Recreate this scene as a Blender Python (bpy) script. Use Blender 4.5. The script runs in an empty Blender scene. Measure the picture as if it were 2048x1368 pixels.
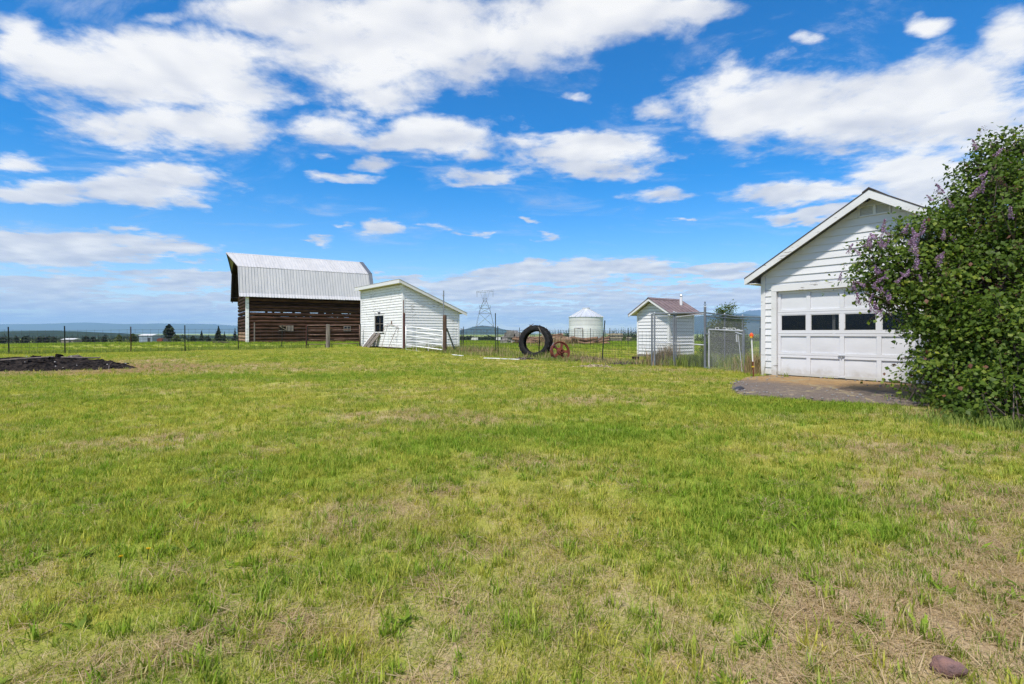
import bpy, math, random
import numpy as np
from mathutils import Vector, Matrix, noise as mnoise

random.seed(7)
RNG = np.random.default_rng(11)
S = bpy.context.scene
COL = S.collection
F = 1050.0            # focal length in pixels of the 2048 px photograph
EYE = 1.30            # camera height; ground is z = EYE - h(x, y)
HZ = 666.0

# ------------------------------------------------------------------ camera
cd = bpy.data.cameras.new("camera")
cam = bpy.data.objects.new("camera", cd)
COL.objects.link(cam)
cam.location = (0, 0, EYE)
cam.rotation_euler = (math.radians(90), 0, 0)
cd.sensor_width = 36
cd.lens = 36 * F / 2048
cd.shift_y = -18 / 2048
cd.clip_start = 0.05
cd.clip_end = 90000
S.camera = cam
S.view_settings.view_transform = 'Standard'
S.view_settings.look = 'None'
S.view_settings.exposure = 0.35
S.view_settings.gamma = 1.0
S.view_settings.use_curve_mapping = False
S.render.engine = 'CYCLES'
S.cycles.use_denoising = True
S.cycles.denoising_prefilter = 'NONE'
S.cycles.max_bounces = 7
S.cycles.diffuse_bounces = 3
S.cycles.glossy_bounces = 3
S.cycles.transparent_max_bounces = 12
S.cycles.volume_bounces = 1

SUN_EL = math.radians(57.5)
_a = math.atan2(-0.89, -0.45)
SUN_DIR = Vector((math.cos(SUN_EL) * math.cos(_a), math.cos(SUN_EL) * math.sin(_a), math.sin(SUN_EL)))
sl = bpy.data.lights.new("sun", 'SUN')
sl.energy = 4.2
sl.angle = math.radians(4.0)
sl.color = (1.0, 0.935, 0.84)
so = bpy.data.objects.new("sun", sl)
COL.objects.link(so)
so.rotation_euler = SUN_DIR.to_track_quat('Z', 'Y').to_euler()
so.location = (-10, -25, 30)


# ------------------------------------------------------------------ node helpers
class NT:
    def __init__(self, tree):
        self.t = tree
        self.n = tree.nodes
        self.l = tree.links

    def node(self, kind, **kw):
        nd = self.n.new(kind)
        for k, v in kw.items():
            setattr(nd, k, v)
        return nd

    def put(self, sock, val):
        if hasattr(val, 'is_output') or isinstance(val, bpy.types.NodeSocket):
            self.l.new(val, sock)
        else:
            if sock.type == 'RGBA' and len(val) == 3:
                val = (*val, 1)
            sock.default_value = val

    def math(self, op, a, b=None, c=None, clamp=False):
        nd = self.node('ShaderNodeMath', operation=op, use_clamp=clamp)
        self.put(nd.inputs[0], a)
        if b is not None: self.put(nd.inputs[1], b)
        if c is not None: self.put(nd.inputs[2], c)
        return nd.outputs[0]

    def vmath(self, op, a, b=None, c=None):
        nd = self.node('ShaderNodeVectorMath', operation=op)
        self.put(nd.inputs[0], a)
        if b is not None: self.put(nd.inputs[1], b)
        if c is not None: self.put(nd.inputs[2], c)
        return nd.outputs['Value'] if op in ('DOT_PRODUCT', 'LENGTH', 'DISTANCE') else nd.outputs[0]

    def noise(self, vec, scale, detail=4, rough=0.55, dist=0.0, color=False):
        nd = self.node('ShaderNodeTexNoise')
        if vec is not None: self.put(nd.inputs['Vector'], vec)
        nd.inputs['Scale'].default_value = scale
        nd.inputs['Detail'].default_value = detail
        nd.inputs['Roughness'].default_value = rough
        nd.inputs['Distortion'].default_value = dist
        return nd.outputs['Color' if color else 'Fac']

    def ss(self, x, lo, hi, a=0.0, b=1.0):
        nd = self.node('ShaderNodeMapRange', interpolation_type='SMOOTHSTEP')
        self.put(nd.inputs['Value'], x)
        self.put(nd.inputs['From Min'], lo)
        self.put(nd.inputs['From Max'], hi)
        self.put(nd.inputs['To Min'], a)
        self.put(nd.inputs['To Max'], b)
        return nd.outputs['Result']

    def mix(self, fac, a, b, blend='MIX'):
        nd = self.node('ShaderNodeMix', data_type='RGBA', blend_type=blend)
        self.put(nd.inputs[0], fac)
        self.put(nd.inputs[6], a)
        self.put(nd.inputs[7], b)
        return nd.outputs[2]

    def xyz(self, v):
        nd = self.node('ShaderNodeSeparateXYZ')
        self.put(nd.inputs[0], v)
        return nd.outputs

    def cxyz(self, x, y, z):
        nd = self.node('ShaderNodeCombineXYZ')
        for i, v in enumerate((x, y, z)): self.put(nd.inputs[i], v)
        return nd.outputs[0]

    def attr(self, name, kind='GEOMETRY'):
        nd = self.node('ShaderNodeAttribute', attribute_type=kind, attribute_name=name)
        return nd.outputs['Fac']

    def obj(self):
        return self.node('ShaderNodeTexCoord').outputs['Object']

    def objrand(self):
        return self.node('ShaderNodeObjectInfo').outputs['Random']

    def bump(self, height, strength=0.3, dist=0.02):
        nd = self.node('ShaderNodeBump')
        nd.inputs['Strength'].default_value = strength
        nd.inputs['Distance'].default_value = dist
        self.put(nd.inputs['Height'], height)
        return nd.outputs[0]


def new_mat(name):
    m = bpy.data.materials.new(name)
    m.use_nodes = True
    nt = NT(m.node_tree)
    p = m.node_tree.nodes['Principled BSDF']
    p.inputs['Roughness'].default_value = 0.7
    p.inputs['Specular IOR Level'].default_value = 0.3
    return m, nt, p


# ------------------------------------------------------------------ world: Nishita sky with broken cumulus
# cloud banks as seen from the yard: (x, y, half width, half height) in photo pixels -> direction on the sky
CL = [(330, 135, 235, 92), (140, 130, 130, 62), (470, 190, 95, 80), (30, 85, 60, 60), (345, 255, 195, 52), (460, 262, 80, 42),
      (800, 70, 235, 105), (1010, 55, 230, 82), (1210, 30, 190, 55), (760, 165, 125, 60), (560, 20, 170, 42), (320, 32, 70, 20),
      (1380, 15, 110, 24), (1045, 130, 60, 26),
      (660, 258, 90, 40), (862, 273, 150, 36), (1175, 305, 140, 38), (1190, 342, 100, 22), (975, 352, 85, 20), (1045, 285, 60, 20),
      (745, 328, 55, 17), (690, 355, 75, 11), (640, 318, 45, 10),
      (285, 370, 155, 40), (90, 388, 125, 27), (40, 325, 75, 24), (1310, 390, 75, 18),
      (1690, 215, 320, 85), (1480, 235, 110, 48), (1900, 205, 190, 100), (2020, 95, 70, 75), (1475, 155, 55, 42), (1290, 215, 70, 26),
      (1870, 360, 150, 75), (1620, 390, 150, 24), (1640, 432, 105, 14), (2000, 290, 90, 60),
      (762, 457, 66, 22), (645, 481, 42, 12), (668, 445, 32, 6), (870, 457, 28, 10), (942, 466, 30, 6), (1098, 478, 26, 11),
      (1078, 437, 28, 5), (248, 455, 50, 11), (1370, 442, 28, 7), (1605, 68, 30, 15), (1845, 42, 55, 18), (1150, 187, 45, 12),
      (130, 498, 210, 36), (330, 500, 105, 20), (100, 566, 150, 18), (400, 560, 140, 19),
      (1110, 547, 200, 19), (1260, 541, 120, 22), (980, 562, 120, 13), (1440, 545, 110, 17),
      (800, 556, 50, 11), (1060, 592, 220, 14), (1370, 603, 200, 15), (180, 612, 250, 15), (420, 598, 140, 13), (1090, 622, 260, 11), (620, 480, 20, 5), (60, 590, 160, 9), (330, 625, 260, 10), (880, 575, 150, 11), (1330, 575, 150, 9), (1240, 640, 300, 8), (150, 642, 300, 8), (1690, 590, 300, 22), (2000, 520, 200, 30), (700, 600, 150, 12)]

W = bpy.data.worlds.new("World")
S.world = W
W.use_nodes = True
wn = NT(W.node_tree)
W.node_tree.nodes.clear()
sky = wn.node('ShaderNodeTexSky', sky_type='NISHITA')
sky.sun_disc = False
sky.sun_elevation = SUN_EL
sky.sun_rotation = math.atan2(SUN_DIR.x, SUN_DIR.y)
sky.altitude = 700
sky.air_density = 1.0
sky.dust_density = 0.35
sky.ozone_density = 2.5
SKY_STRENGTH = 0.145
dirv = wn.node('ShaderNodeTexCoord').outputs['Generated']
dx, dy, dz = wn.xyz(dirv)
ysafe = wn.math('MAXIMUM', dy, 0.08)
uv = wn.cxyz(wn.math('DIVIDE', dx, ysafe), wn.math('DIVIDE', dz, ysafe), 0.0)
zz = wn.math('ADD', wn.math('MAXIMUM', dz, 0.0), 0.11)
pl = wn.cxyz(wn.math('DIVIDE', dx, zz), wn.math('DIVIDE', dy, zz), 0.0)
warp = wn.noise(pl, 2.6, 4, 0.6, color=True)
warp = wn.vmath('SUBTRACT', warp, (0.5, 0.5, 0.5))
uvw = wn.vmath('MULTIPLY_ADD', warp, (0.17, 0.075, 0.0), uv)
fld = fld2 = fld3 = None
for (cx, cy, rx, ry) in CL:
    ux, uy = (cx - 1024) / F, (HZ - cy) / F
    sx, sy = F / (rx * 1.18), F / (ry * 1.22)
    q = wn.vmath('MULTIPLY_ADD', uvw, (sx, sy, 0), (-ux * sx, -uy * sy, 0))
    d2 = wn.vmath('DOT_PRODUCT', q, q)
    if rx < 140: d2 = wn.math('ADD', d2, 0.50 if rx < 50 else 0.30 if rx < 80 else 0.12)
    fld = d2 if fld is None else wn.math('SMOOTH_MIN', fld, d2, 0.35)
    if rx >= 100 and cy < 480:
        q2 = wn.vmath('ADD', q, (0, -0.034 * sy, 0))
        e2 = wn.vmath('DOT_PRODUCT', q2, q2)
        fld2 = e2 if fld2 is None else wn.math('SMOOTH_MIN', fld2, e2, 0.35)
        q3 = d2 if fld3 is None else wn.math('SMOOTH_MIN', fld3, d2, 0.35)
        fld3 = q3
infld = wn.math('SUBTRACT', 1.0, wn.math('SQRT', wn.math('MAXIMUM', fld, 0.0)))
infld = wn.math('MINIMUM', wn.math('MAXIMUM', wn.math('MULTIPLY', infld, 1.35), -0.62), 0.75)
genf = wn.noise(wn.vmath('ADD', pl, (4.0, 7.0, 2.0)), 0.9, 2, 0.5)
genf = wn.math('MULTIPLY_ADD', genf, 5.0, -2.45)
inside = wn.math('MULTIPLY', wn.ss(dy, 0.25, 0.5),
                 wn.math('MULTIPLY', wn.ss(wn.math('ABSOLUTE', wn.xyz(uv)[0]), 1.35, 1.1), wn.ss(wn.xyz(uv)[1], 0.95, 0.72)))
fm = wn.math('ADD', wn.math('MULTIPLY', infld, inside), wn.math('MULTIPLY', genf, wn.math('SUBTRACT', 1.0, inside)))
n1 = wn.math('MULTIPLY_ADD', wn.math('SUBTRACT', wn.noise(pl, 13.0, 5, 0.6), 0.5), 0.28, wn.noise(pl, 4.2, 8, 0.62, 0.2))
n2 = wn.noise(pl, 3.0, 3, 0.5, 0.15)
n2b = wn.noise(wn.vmath('ADD', pl, (0.05, 0.10, 0.0)), 3.0, 3, 0.5, 0.15)
raw = wn.math('ADD', wn.math('MULTIPLY', fm, wn.ss(dz, 0.24, 0.08, 0.90, 1.45)), wn.math('MULTIPLY', wn.math('SUBTRACT', n1, 0.5), 1.95))
alpha = wn.ss(raw, -0.12, 0.62)
alpha = wn.math('MULTIPLY', alpha, wn.ss(dz, -0.005, 0.03, 0.35, 1.0))
# lit tops, greyer thick undersides
relief = wn.math('MULTIPLY', wn.math('SUBTRACT', n2b, n2), 2.2)
base = wn.math('MULTIPLY', wn.math('SUBTRACT', fld2, fld3), inside)
base = wn.math('MINIMUM', wn.math('MAXIMUM', base, -0.5), 0.8)
relief = wn.math('MULTIPLY_ADD', base, -0.55, relief)
thick = wn.ss(raw, 0.3, 1.1)
n3 = wn.noise(pl, 2.0, 4, 0.55)
shade = wn.math('ADD', wn.math('MULTIPLY_ADD', thick, 0.06, 0.80), relief)
shade = wn.math('ADD', shade, wn.math('MULTIPLY', wn.math('SUBTRACT', n3, 0.5), 0.5), clamp=True)
CLOUD_LIT, CLOUD_DIM = (0.78, 0.775, 0.775), (0.46, 0.49, 0.58)
ccol = wn.mix(shade, CLOUD_DIM, CLOUD_LIT)
hs = wn.node('ShaderNodeHueSaturation')
hs.inputs['Saturation'].default_value = 1.55
wn.put(hs.inputs['Color'], sky.outputs[0])
skyc = wn.vmath('MULTIPLY', hs.outputs[0], (SKY_STRENGTH * 1.0, SKY_STRENGTH * 0.93, SKY_STRENGTH * 1.0))
veil = wn.math('MULTIPLY', wn.ss(wn.noise(wn.vmath('MULTIPLY', pl, (1.0, 1.7, 1.0)), 1.7, 7, 0.66, 0.5), 0.50, 0.78), wn.ss(raw, -1.3, 0.0, 0.10, 0.55))
alpha = wn.math('MAXIMUM', alpha, veil)
fin = wn.mix(alpha, skyc, ccol)
bg = wn.node('ShaderNodeBackground')
wn.put(bg.inputs['Color'], fin)
bg.inputs['Strength'].default_value = 1.0
wo = wn.node('ShaderNodeOutputWorld')
wn.l.new(bg.outputs[0], wo.inputs[0])


# ------------------------------------------------------------------ materials
def m_paint(name, base=(0.70, 0.705, 0.72), wood=(0.27, 0.25, 0.23), amount=0.5, dirt=0.5):
    m, n, p = new_mat(name)
    oc = n.obj()
    st = n.vmath('MULTIPLY', oc, (3.0, 3.0, 26.0))
    a = n.noise(st, 1.0, 6, 0.65)
    big = n.noise(oc, 1.1, 3, 0.5)
    mask = n.ss(n.math('ADD', a, n.math('MULTIPLY', big, 0.35)), 0.98 - 0.20 * amount, 1.01 - 0.20 * amount)
    tone = n.noise(n.vmath('MULTIPLY', oc, (1.2, 1.2, 5.0)), 1.0, 4, 0.6)
    c = n.mix(n.math('MULTIPLY', n.ss(tone, 0.4, 0.75), dirt), base, (base[0] * 0.84, base[1] * 0.83, base[2] * 0.80))
    rv = n.math('MULTIPLY_ADD', n.objrand(), 0.06, 0.95)
    c = n.vmath('MULTIPLY', c, n.cxyz(rv, rv, rv))
    zc_ = n.xyz(oc)[2]
    sp = n.math('MULTIPLY', n.ss(n.math('ADD', zc_, n.math('MULTIPLY', n.math('SUBTRACT', n.noise(oc, 5.0, 5, .65), .5), .5)), .26, .02), .45)
    c = n.mix(sp, c, (0.36, 0.30, 0.22))
    c = n.mix(mask, c, wood)
    n.put(p.inputs['Base Color'], c)
    p.inputs['Roughness'].default_value = 0.55
    n.put(p.inputs['Normal'], n.bump(n.math('SUBTRACT', n.noise(st, 3.0, 4, 0.6), mask), 0.25, 0.004))
    return m


def m_simple(name, col, rough=0.7, metal=0.0, var=0.25, scale=3.0, stretch=(1, 1, 1), col2=None, bump=0.15, spec=0.3, rnd=0.15):
    m, n, p = new_mat(name)
    oc = n.vmath('MULTIPLY', n.obj(), stretch)
    a = n.noise(oc, scale, 6, 0.62)
    c2 = col2 or tuple(x * (1 - var) for x in col)
    c = n.mix(n.ss(a, 0.35, 0.68), col, c2)
    if rnd:
        rv = n.math('MULTIPLY_ADD', n.objrand(), 2 * rnd, 1 - rnd)
        c = n.vmath('MULTIPLY', c, n.cxyz(rv, rv, rv))
    n.put(p.inputs['Base Color'], c)
    p.inputs['Roughness'].default_value = rough
    p.inputs['Metallic'].default_value = metal
    p.inputs['Specular IOR Level'].default_value = spec
    if bump:
        n.put(p.inputs['Normal'], n.bump(n.noise(oc, scale * 4, 5, 0.6), bump, 0.01))
    return m


M = {}
M['white'] = m_paint('white_paint', amount=0.55, dirt=0.35)
M['white_trim'] = m_paint('white_trim_paint', base=(0.71, 0.71, 0.715), amount=0.9, dirt=0.5)
M['white_peel'] = m_paint('peeling_white_paint', base=(0.80, 0.80, 0.80), amount=1.0, dirt=0.5)
M['door_white'] = m_paint('door_paint', base=(0.68, 0.69, 0.72), amount=-0.3, dirt=0.25)
M['fascia'] = m_paint('fascia_paint', base=(0.68, 0.665, 0.63), amount=0.35, dirt=0.6)
M['roof_dark'] = m_simple('dark_roofing', (0.075, 0.06, 0.055), 0.6)
M['roof_red'] = m_simple('dull_red_metal', (0.25, 0.185, 0.18), 0.5, 0.1, 0.3, 5.0)
M['tin'] = m_simple('galvanised_tin', (0.50, 0.50, 0.51), 0.65, 0.0, 0.14, 2.2, (3.0, 0.4, 0.4), col2=(0.43, 0.44, 0.46), bump=0.05, rnd=0.035, spec=0.08)
M['tin_dark'] = m_simple('weathered_tin', (0.20, 0.22, 0.25), 0.5, 0.5, 0.2, 2.0)
M['log'] = m_simple('old_log', (0.078, 0.040, 0.026), 0.85, 0, 0.55, 2.2, (0.5, 0.5, 5.0), col2=(0.016, 0.010, 0.008), bump=0.5, spec=0.1, rnd=0.4)
M['log_sunlit'] = m_simple('sunlit_end_log', (0.34, 0.22, 0.14), 0.85, 0, 0.5, 4, (0.5, 0.5, 5), spec=0.1)  # lit copy of the log material, sunlight painted into the colour
M['grey_wood'] = m_simple('grey_wood', (0.23, 0.20, 0.175), 0.85, 0, 0.5, 3, (4, 4, 0.5), col2=(0.11, 0.095, 0.085), bump=0.4, spec=0.1)
M['brown_wood'] = m_simple('brown_wood', (0.13, 0.085, 0.062), 0.85, 0, 0.5, 3, (4, 4, 0.5), bump=0.4, spec=0.1)
M['dark_wood'] = m_simple('dark_board', (0.035, 0.024, 0.02), 0.85, 0, 0.5, 3, (3, 3, 0.5), bump=0.3, spec=0.1)
M['rust'] = m_simple('rusty_iron', (0.20, 0.052, 0.028), 0.75, 0.1, 0.5, 6, col2=(0.10, 0.03, 0.022))
M['rust_pipe'] = m_simple('rusty_pipe', (0.26, 0.17, 0.14), 0.7, 0.2, 0.4, 6)
M['post_dark'] = m_simple('dark_green_steel', (0.025, 0.032, 0.028), 0.6, 0.2, 0.3, 5)
M['post_red'] = m_simple('red_brown_post', (0.085, 0.03, 0.024), 0.7, 0.1, 0.3, 5)
M['wire'] = m_simple('fence_wire', (0.055, 0.055, 0.055), 0.6, 0.3, 0.2, 5, bump=0)
M['galv'] = m_simple('galvanised_pipe', (0.56, 0.57, 0.59), 0.42, 0.25, 0.2, 6, bump=0.05)
M['galv_dark'] = m_simple('dull_galvanised_pipe', (0.20, 0.22, 0.25), 0.5, 0.15, 0.25, 6, bump=0.05)
M['chain'] = m_simple('chain_link_wire', (0.22, 0.235, 0.25), 0.5, 0.3, 0.1, 5, bump=0)
M['gate_white'] = m_simple('white_gate_paint', (0.88, 0.88, 0.88), 0.45, 0, 0.1, 4, bump=0)
M['rubber'] = m_simple('tyre_rubber', (0.010, 0.010, 0.011), 0.7, 0, 0.35, 6, col2=(0.020, 0.019, 0.018), spec=0.2)
M['concrete'] = m_simple('concrete', (0.28, 0.26, 0.235), 0.9, 0, 0.3, 3)
M['bin_white'] = m_simple('bin_steel', (0.66, 0.655, 0.64), 0.5, 0.15, 0.10, 0.5)
M['bin_roof'] = m_simple('bin_roof_steel', (0.60, 0.62, 0.64), 0.4, 0.4, 0.1, 0.5)
M['char'] = m_simple('charcoal', (0.006, 0.006, 0.007), 0.95, 0, 0.5, 12, col2=(0.036, 0.029, 0.025), bump=1.0, spec=0.05)
M['ash_stick'] = m_simple('half_burnt_stick', (0.16, 0.13, 0.115), 0.85, 0, 0.5, 6, col2=(0.05, 0.04, 0.036))
M['ash'] = m_simple('white_ash', (0.36, 0.34, 0.33), 0.95, 0, 0.2, 6)
M['steel_far'] = m_simple('tower_steel', (0.16, 0.17, 0.19), 0.6, 0.3, 0.2, 0.2, bump=0)
M['trunk'] = m_simple('lilac_bark', (0.15, 0.115, 0.09), 0.85, 0, 0.4, 8, (4, 4, 0.7), bump=0.5)
M['pine_bark'] = m_simple('pine_bark', (0.10, 0.06, 0.04), 0.9, 0, 0.4, 2)
M['orange'] = m_simple('orange_plastic', (0.75, 0.10, 0.025), 0.5, 0, 0.2, 9, rnd=0)
M['yellow'] = m_simple('yellow_plastic', (0.75, 0.52, 0.04), 0.5, 0, 0.2, 9, rnd=0)
M['rock_red'] = m_simple('reddish_stone', (0.25, 0.14, 0.115), 0.85, 0, 0.4, 22, col2=(0.16, 0.10, 0.10), bump=0.9, rnd=0)
M['rock_grey'] = m_simple('grey_stone', (0.30, 0.28, 0.27), 0.85, 0, 0.35, 5)
M['timber'] = m_simple('cut_log', (0.25, 0.15, 0.095), 0.85, 0, 0.4, 5, col2=(0.13, 0.08, 0.055), rnd=0.3)
M['pale_timber'] = m_simple('sawn_timber', (0.46, 0.37, 0.27), 0.85, 0, 0.3, 5)
M['dandelion'] = m_simple('dandelion_yellow', (0.80, 0.52, 0.015), 0.7, 0, 0.1, 9, bump=0, rnd=0)
M['inner_dark'] = m_simple('unlit_interior', (0.045, 0.036, 0.03), 0.9, 0, 0.3, 3, bump=0, rnd=0)  # near-black colour stands in for the shade behind the windows
M['white_far'] = m_simple('far_white_metal', (0.62, 0.62, 0.62), 0.5, 0, 0.1, 1, bump=0)
M['blue_far'] = m_simple('far_blue_grey_metal', (0.28, 0.33, 0.42), 0.5, 0.2, 0.1, 1, bump=0)
M['truck_dark'] = m_simple('far_dark_paint', (0.05, 0.05, 0.06), 0.4, 0.1, 0.2, 1, bump=0)


def m_glass(name, tint=0.96, refl=0.035):
    m, n, p = new_mat(name)
    m.node_tree.nodes.remove(p)
    tr = n.node('ShaderNodeBsdfTransparent')
    tr.inputs[0].default_value = (tint, tint, tint, 1)
    gl = n.node('ShaderNodeBsdfGlossy')
    gl.inputs['Roughness'].default_value = 0.02
    mx = n.node('ShaderNodeMixShader')
    mx.inputs[0].default_value = refl
    n.l.new(tr.outputs[0], mx.inputs[1]); n.l.new(gl.outputs[0], mx.inputs[2])
    n.l.new(mx.outputs[0], m.node_tree.nodes['Material Output'].inputs[0])
    return m


M['glass'] = m_glass('window_glass', 0.55, 0.03)


def m_leaf(name, cols, trans=0.3, rough=0.45, attr='rnd'):
    """foliage with a colour per leaf and light through the blade"""
    m, n, p = new_mat(name)
    r = n.attr(attr)
    ramp = n.node('ShaderNodeValToRGB')
    el = ramp.color_ramp.elements
    el[0].position, el[0].color = cols[0][0], (*cols[0][1], 1)
    el[1].position, el[1].color = cols[-1][0], (*cols[-1][1], 1)
    for pos, c in cols[1:-1]:
        e = el.new(pos); e.color = (*c, 1)
    n.put(ramp.inputs[0], r)
    c = ramp.outputs[0]
    n.put(p.inputs['Base Color'], c)
    p.inputs['Roughness'].default_value = rough
    p.inputs['Specular IOR Level'].default_value = 0.22
    tl = n.node('ShaderNodeBsdfTranslucent')
    n.put(tl.inputs[0], n.mix(1.0, c, (1.0, 1.15, 0.5), 'MULTIPLY'))
    mx = n.node('ShaderNodeMixShader')
    mx.inputs[0].default_value = trans
    n.l.new(p.outputs[0], mx.inputs[1]); n.l.new(tl.outputs[0], mx.inputs[2])
    n.l.new(mx.outputs[0], m.node_tree.nodes['Material Output'].inputs[0])
    return m


M['lilac_leaf'] = m_leaf('lilac_leaf', [(0.0, (0.036, 0.068, 0.009)), (0.5, (0.098, 0.158, 0.018)), (0.9, (0.245, 0.285, 0.038)), (1.0, (0.17, 0.08, 0.05))], 0.33, 0.50)
M['lilac_flower'] = m_leaf('lilac_flower', [(0.0, (0.26, 0.13, 0.31)), (0.6, (0.40, 0.24, 0.44)), (1.0, (0.52, 0.38, 0.54))], 0.3, 0.7)
M['spent_flower'] = m_leaf('spent_flower', [(0.0, (0.10, 0.045, 0.038)), (1.0, (0.20, 0.10, 0.085))], 0.2, 0.8)
M['sap_leaf'] = m_leaf('sapling_leaf', [(0.0, (0.04, 0.075, 0.012)), (1.0, (0.14, 0.18, 0.035))], 0.3, 0.5)
M['twig'] = m_simple('bare_twig', (0.13, 0.10, 0.085), 0.9, 0, 0.3, 8, bump=0)
M['conifer'] = m_leaf('conifer_needles', [(0.0, (0.012, 0.022, 0.012)), (1.0, (0.030, 0.048, 0.022))], 0.05, 0.8)
M['bush_far'] = m_leaf('far_bush_leaf', [(0.0, (0.05, 0.075, 0.02)), (1.0, (0.11, 0.13, 0.035))], 0.15, 0.8)
M['tall_dry'] = m_leaf('tall_dry_grass', [(0.0, (0.30, 0.19, 0.12)), (0.5, (0.48, 0.36, 0.22)), (0.58, (0.17, 0.235, 0.045)), (1.0, (0.25, 0.30, 0.065))], 0.25, 0.8)


# ------------------------------------------------------------------ ground height
CP = np.array([(0, 0, 1.30), (0, 3, 1.28), (-4, 5, 1.25), (4, 5, 1.22), (0, 10, 1.15), (-8, 10, 1.12), (7, 12, 1.09), (8, 8, 1.12),
               (5.5, 16.5, 1.17), (3.3, 19.6, 1.1), (0, 20, 1.08), (-.7, 24.5, 1.05), (-3.4, 25, .98), (-6, 28, .84), (-9, 33, .84),
               (-13, 15, 1.07), (-13, 25, 1.0), (-22, 26, 1.05), (-15.5, 29.7, .96), (-20, 42, .8), (-12, 46, .8), (6.7, 22.5, 1.1),
               (6, 38, .95), (0, 36, .9), (12, 20, 1.15), (20, 10, 1.15), (-30, 10, 1.15), (0, -10, 1.35), (30, 40, 1.1), (-45, 45, .9),
               (9, 12, 1.08), (10, 10, 1.08), (13, 14, 1.08), (6.8, 13, 1.08), (-26, 46, .8), (-4, 30, .84)])


def vnoise(x, y, seed=0):
    x = np.asarray(x, float); y = np.asarray(y, float)
    xi = np.floor(x).astype(np.int64); yi = np.floor(y).astype(np.int64)
    fx = x - xi; fy = y - yi
    fx = fx * fx * (3 - 2 * fx); fy = fy * fy * (3 - 2 * fy)

    def hsh(a, b):
        h = (a * 374761393 + b * 668265263 + seed * 1442695041) & 0xffffffff
        h = ((h ^ (h >> 13)) * 1274126177) & 0xffffffff
        return ((h ^ (h >> 16)) & 0xffff) / 65535.0
    return (hsh(xi, yi) * (1 - fx) + hsh(xi + 1, yi) * fx) * (1 - fy) + (hsh(xi, yi + 1) * (1 - fx) + hsh(xi + 1, yi + 1) * fx) * fy


def fbm(x, y, scale, seed=0, octs=4, gain=0.5):
    t = 0; a = 1; s = 0
    for i in range(octs):
        t = t + a * vnoise(np.asarray(x) * scale * 2 ** i, np.asarray(y) * scale * 2 ** i, seed + i * 17)
        s += a; a *= gain
    return t / s


def hfun(x, y):
    x = np.asarray(x, float); y = np.asarray(y, float)
    sh = x.shape
    xf = x.ravel(); yf = y.ravel()
    num = np.zeros_like(xf); den = np.zeros_like(xf)
    for (cx, cy, ch) in CP:
        d2 = (xf - cx) ** 2 + (yf - cy) ** 2
        w = np.exp(-d2 / (2 * 3.6 ** 2)) + 1e-3 / (1 + d2 / 50.0)
        num += w * ch; den += w
    near = num / den
    r = np.sqrt(xf ** 2 + yf ** 2)
    far = 0.86 + 0.0145 * np.clip(r - 42, 0, 1450)
    t = np.clip((r - 42) / 22, 0, 1); t = t * t * (3 - 2 * t)
    h = near * (1 - t) + far * t
    und = (fbm(xf, yf, 0.35, 3, 3) - 0.5) * 0.07 + (fbm(xf, yf, 1.3, 5, 2) - 0.5) * 0.03
    flat = np.exp(-(((xf - 8.5) / 4.5) ** 2 + ((yf - 11.5) / 4) ** 2))
    h = h + und * (1 - np.clip(flat * 1.6, 0, 1))
    return h.reshape(sh)


def gz(x, y):
    return float(EYE - hfun(np.array([x]), np.array([y]))[0])


def X(px, Y):
    return (px - 1024) / F * Y


def at(px, Y):
    x = X(px, Y)
    return Vector((x, Y, gz(x, Y)))


def ground_from_px(px, py):
    """walk down the sight line to the lawn"""
    Y = 1.2 * F / max(py - HZ, 6)
    for _ in range(12):
        x = X(px, Y)
        Y = float(hfun(np.array([x]), np.array([Y]))[0]) * F / max(py - HZ, 6)
    return X(px, Y), Y


# dryness and lushness of the lawn: patches that belong to the ground
def patch_list(rows):
    out = []
    for px, py, rx, ry, w in rows:
        x, y = ground_from_px(px, py)
        out.append((x, y, rx, ry, w))
    return out


DRY = patch_list([(770, 832, 1.0, .5, .6), (940, 842, 1.2, .7, .5), (1140, 802, .9, .5, .6), (1330, 742, 1.6, .7, .75), (1230, 735, 1.3, .5, .5),
                  (1440, 760, 1.2, .5, .5), (1780, 900, .8, .55, .75), (1900, 1000, .9, .7, .55), (1950, 1120, .55, .5, .75), (1720, 1200, .35, .3, .6),
                  (2000, 1270, .4, .35, .8), (1560, 1330, .25, .2, .6), (1060, 925, .8, .4, .45), (700, 1050, .5, .35, .3), (400, 1300, .35, .25, .4),
                  (100, 1330, .3, .22, .4), (900, 1290, .4, .25, .35), (250, 885, 1.0, .45, .4), (640, 740, 2.5, .8, .25), (60, 1150, .4, .3, .35),
                  (1820, 820, 1.0, .45, .7), (300, 722, 1.5, .8, .8), (1180, 1180, .4, .3, .3), (830, 1000, .5, .3, .1), (1120, 745, .9, .35, .4)])
LUSH = patch_list([(600, 757, 3.0, .5, .6), (850, 750, 2.4, .45, .6), (1110, 868, 1.1, .6, .65), (1250, 880, .9, .5, .5), (1620, 815, 1.8, .5, .8), (1480, 800, 1.3, .5, .6),
                   (1500, 1010, .8, .6, .6), (1430, 930, 1.0, .6, .35), (560, 950, .8, .45, .35), (330, 1010, .7, .5, .3), (130, 960, .8, .6, .3),
                   (900, 900, .9, .4, .35), (1650, 1060, .6, .5, .5), (640, 720, 2.5, .7, .3), (1250, 770, 1.5, .5, .4), (200, 800, 2.5, 1.0, .2)])
BURN = (-16.7, 15.9)


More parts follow.
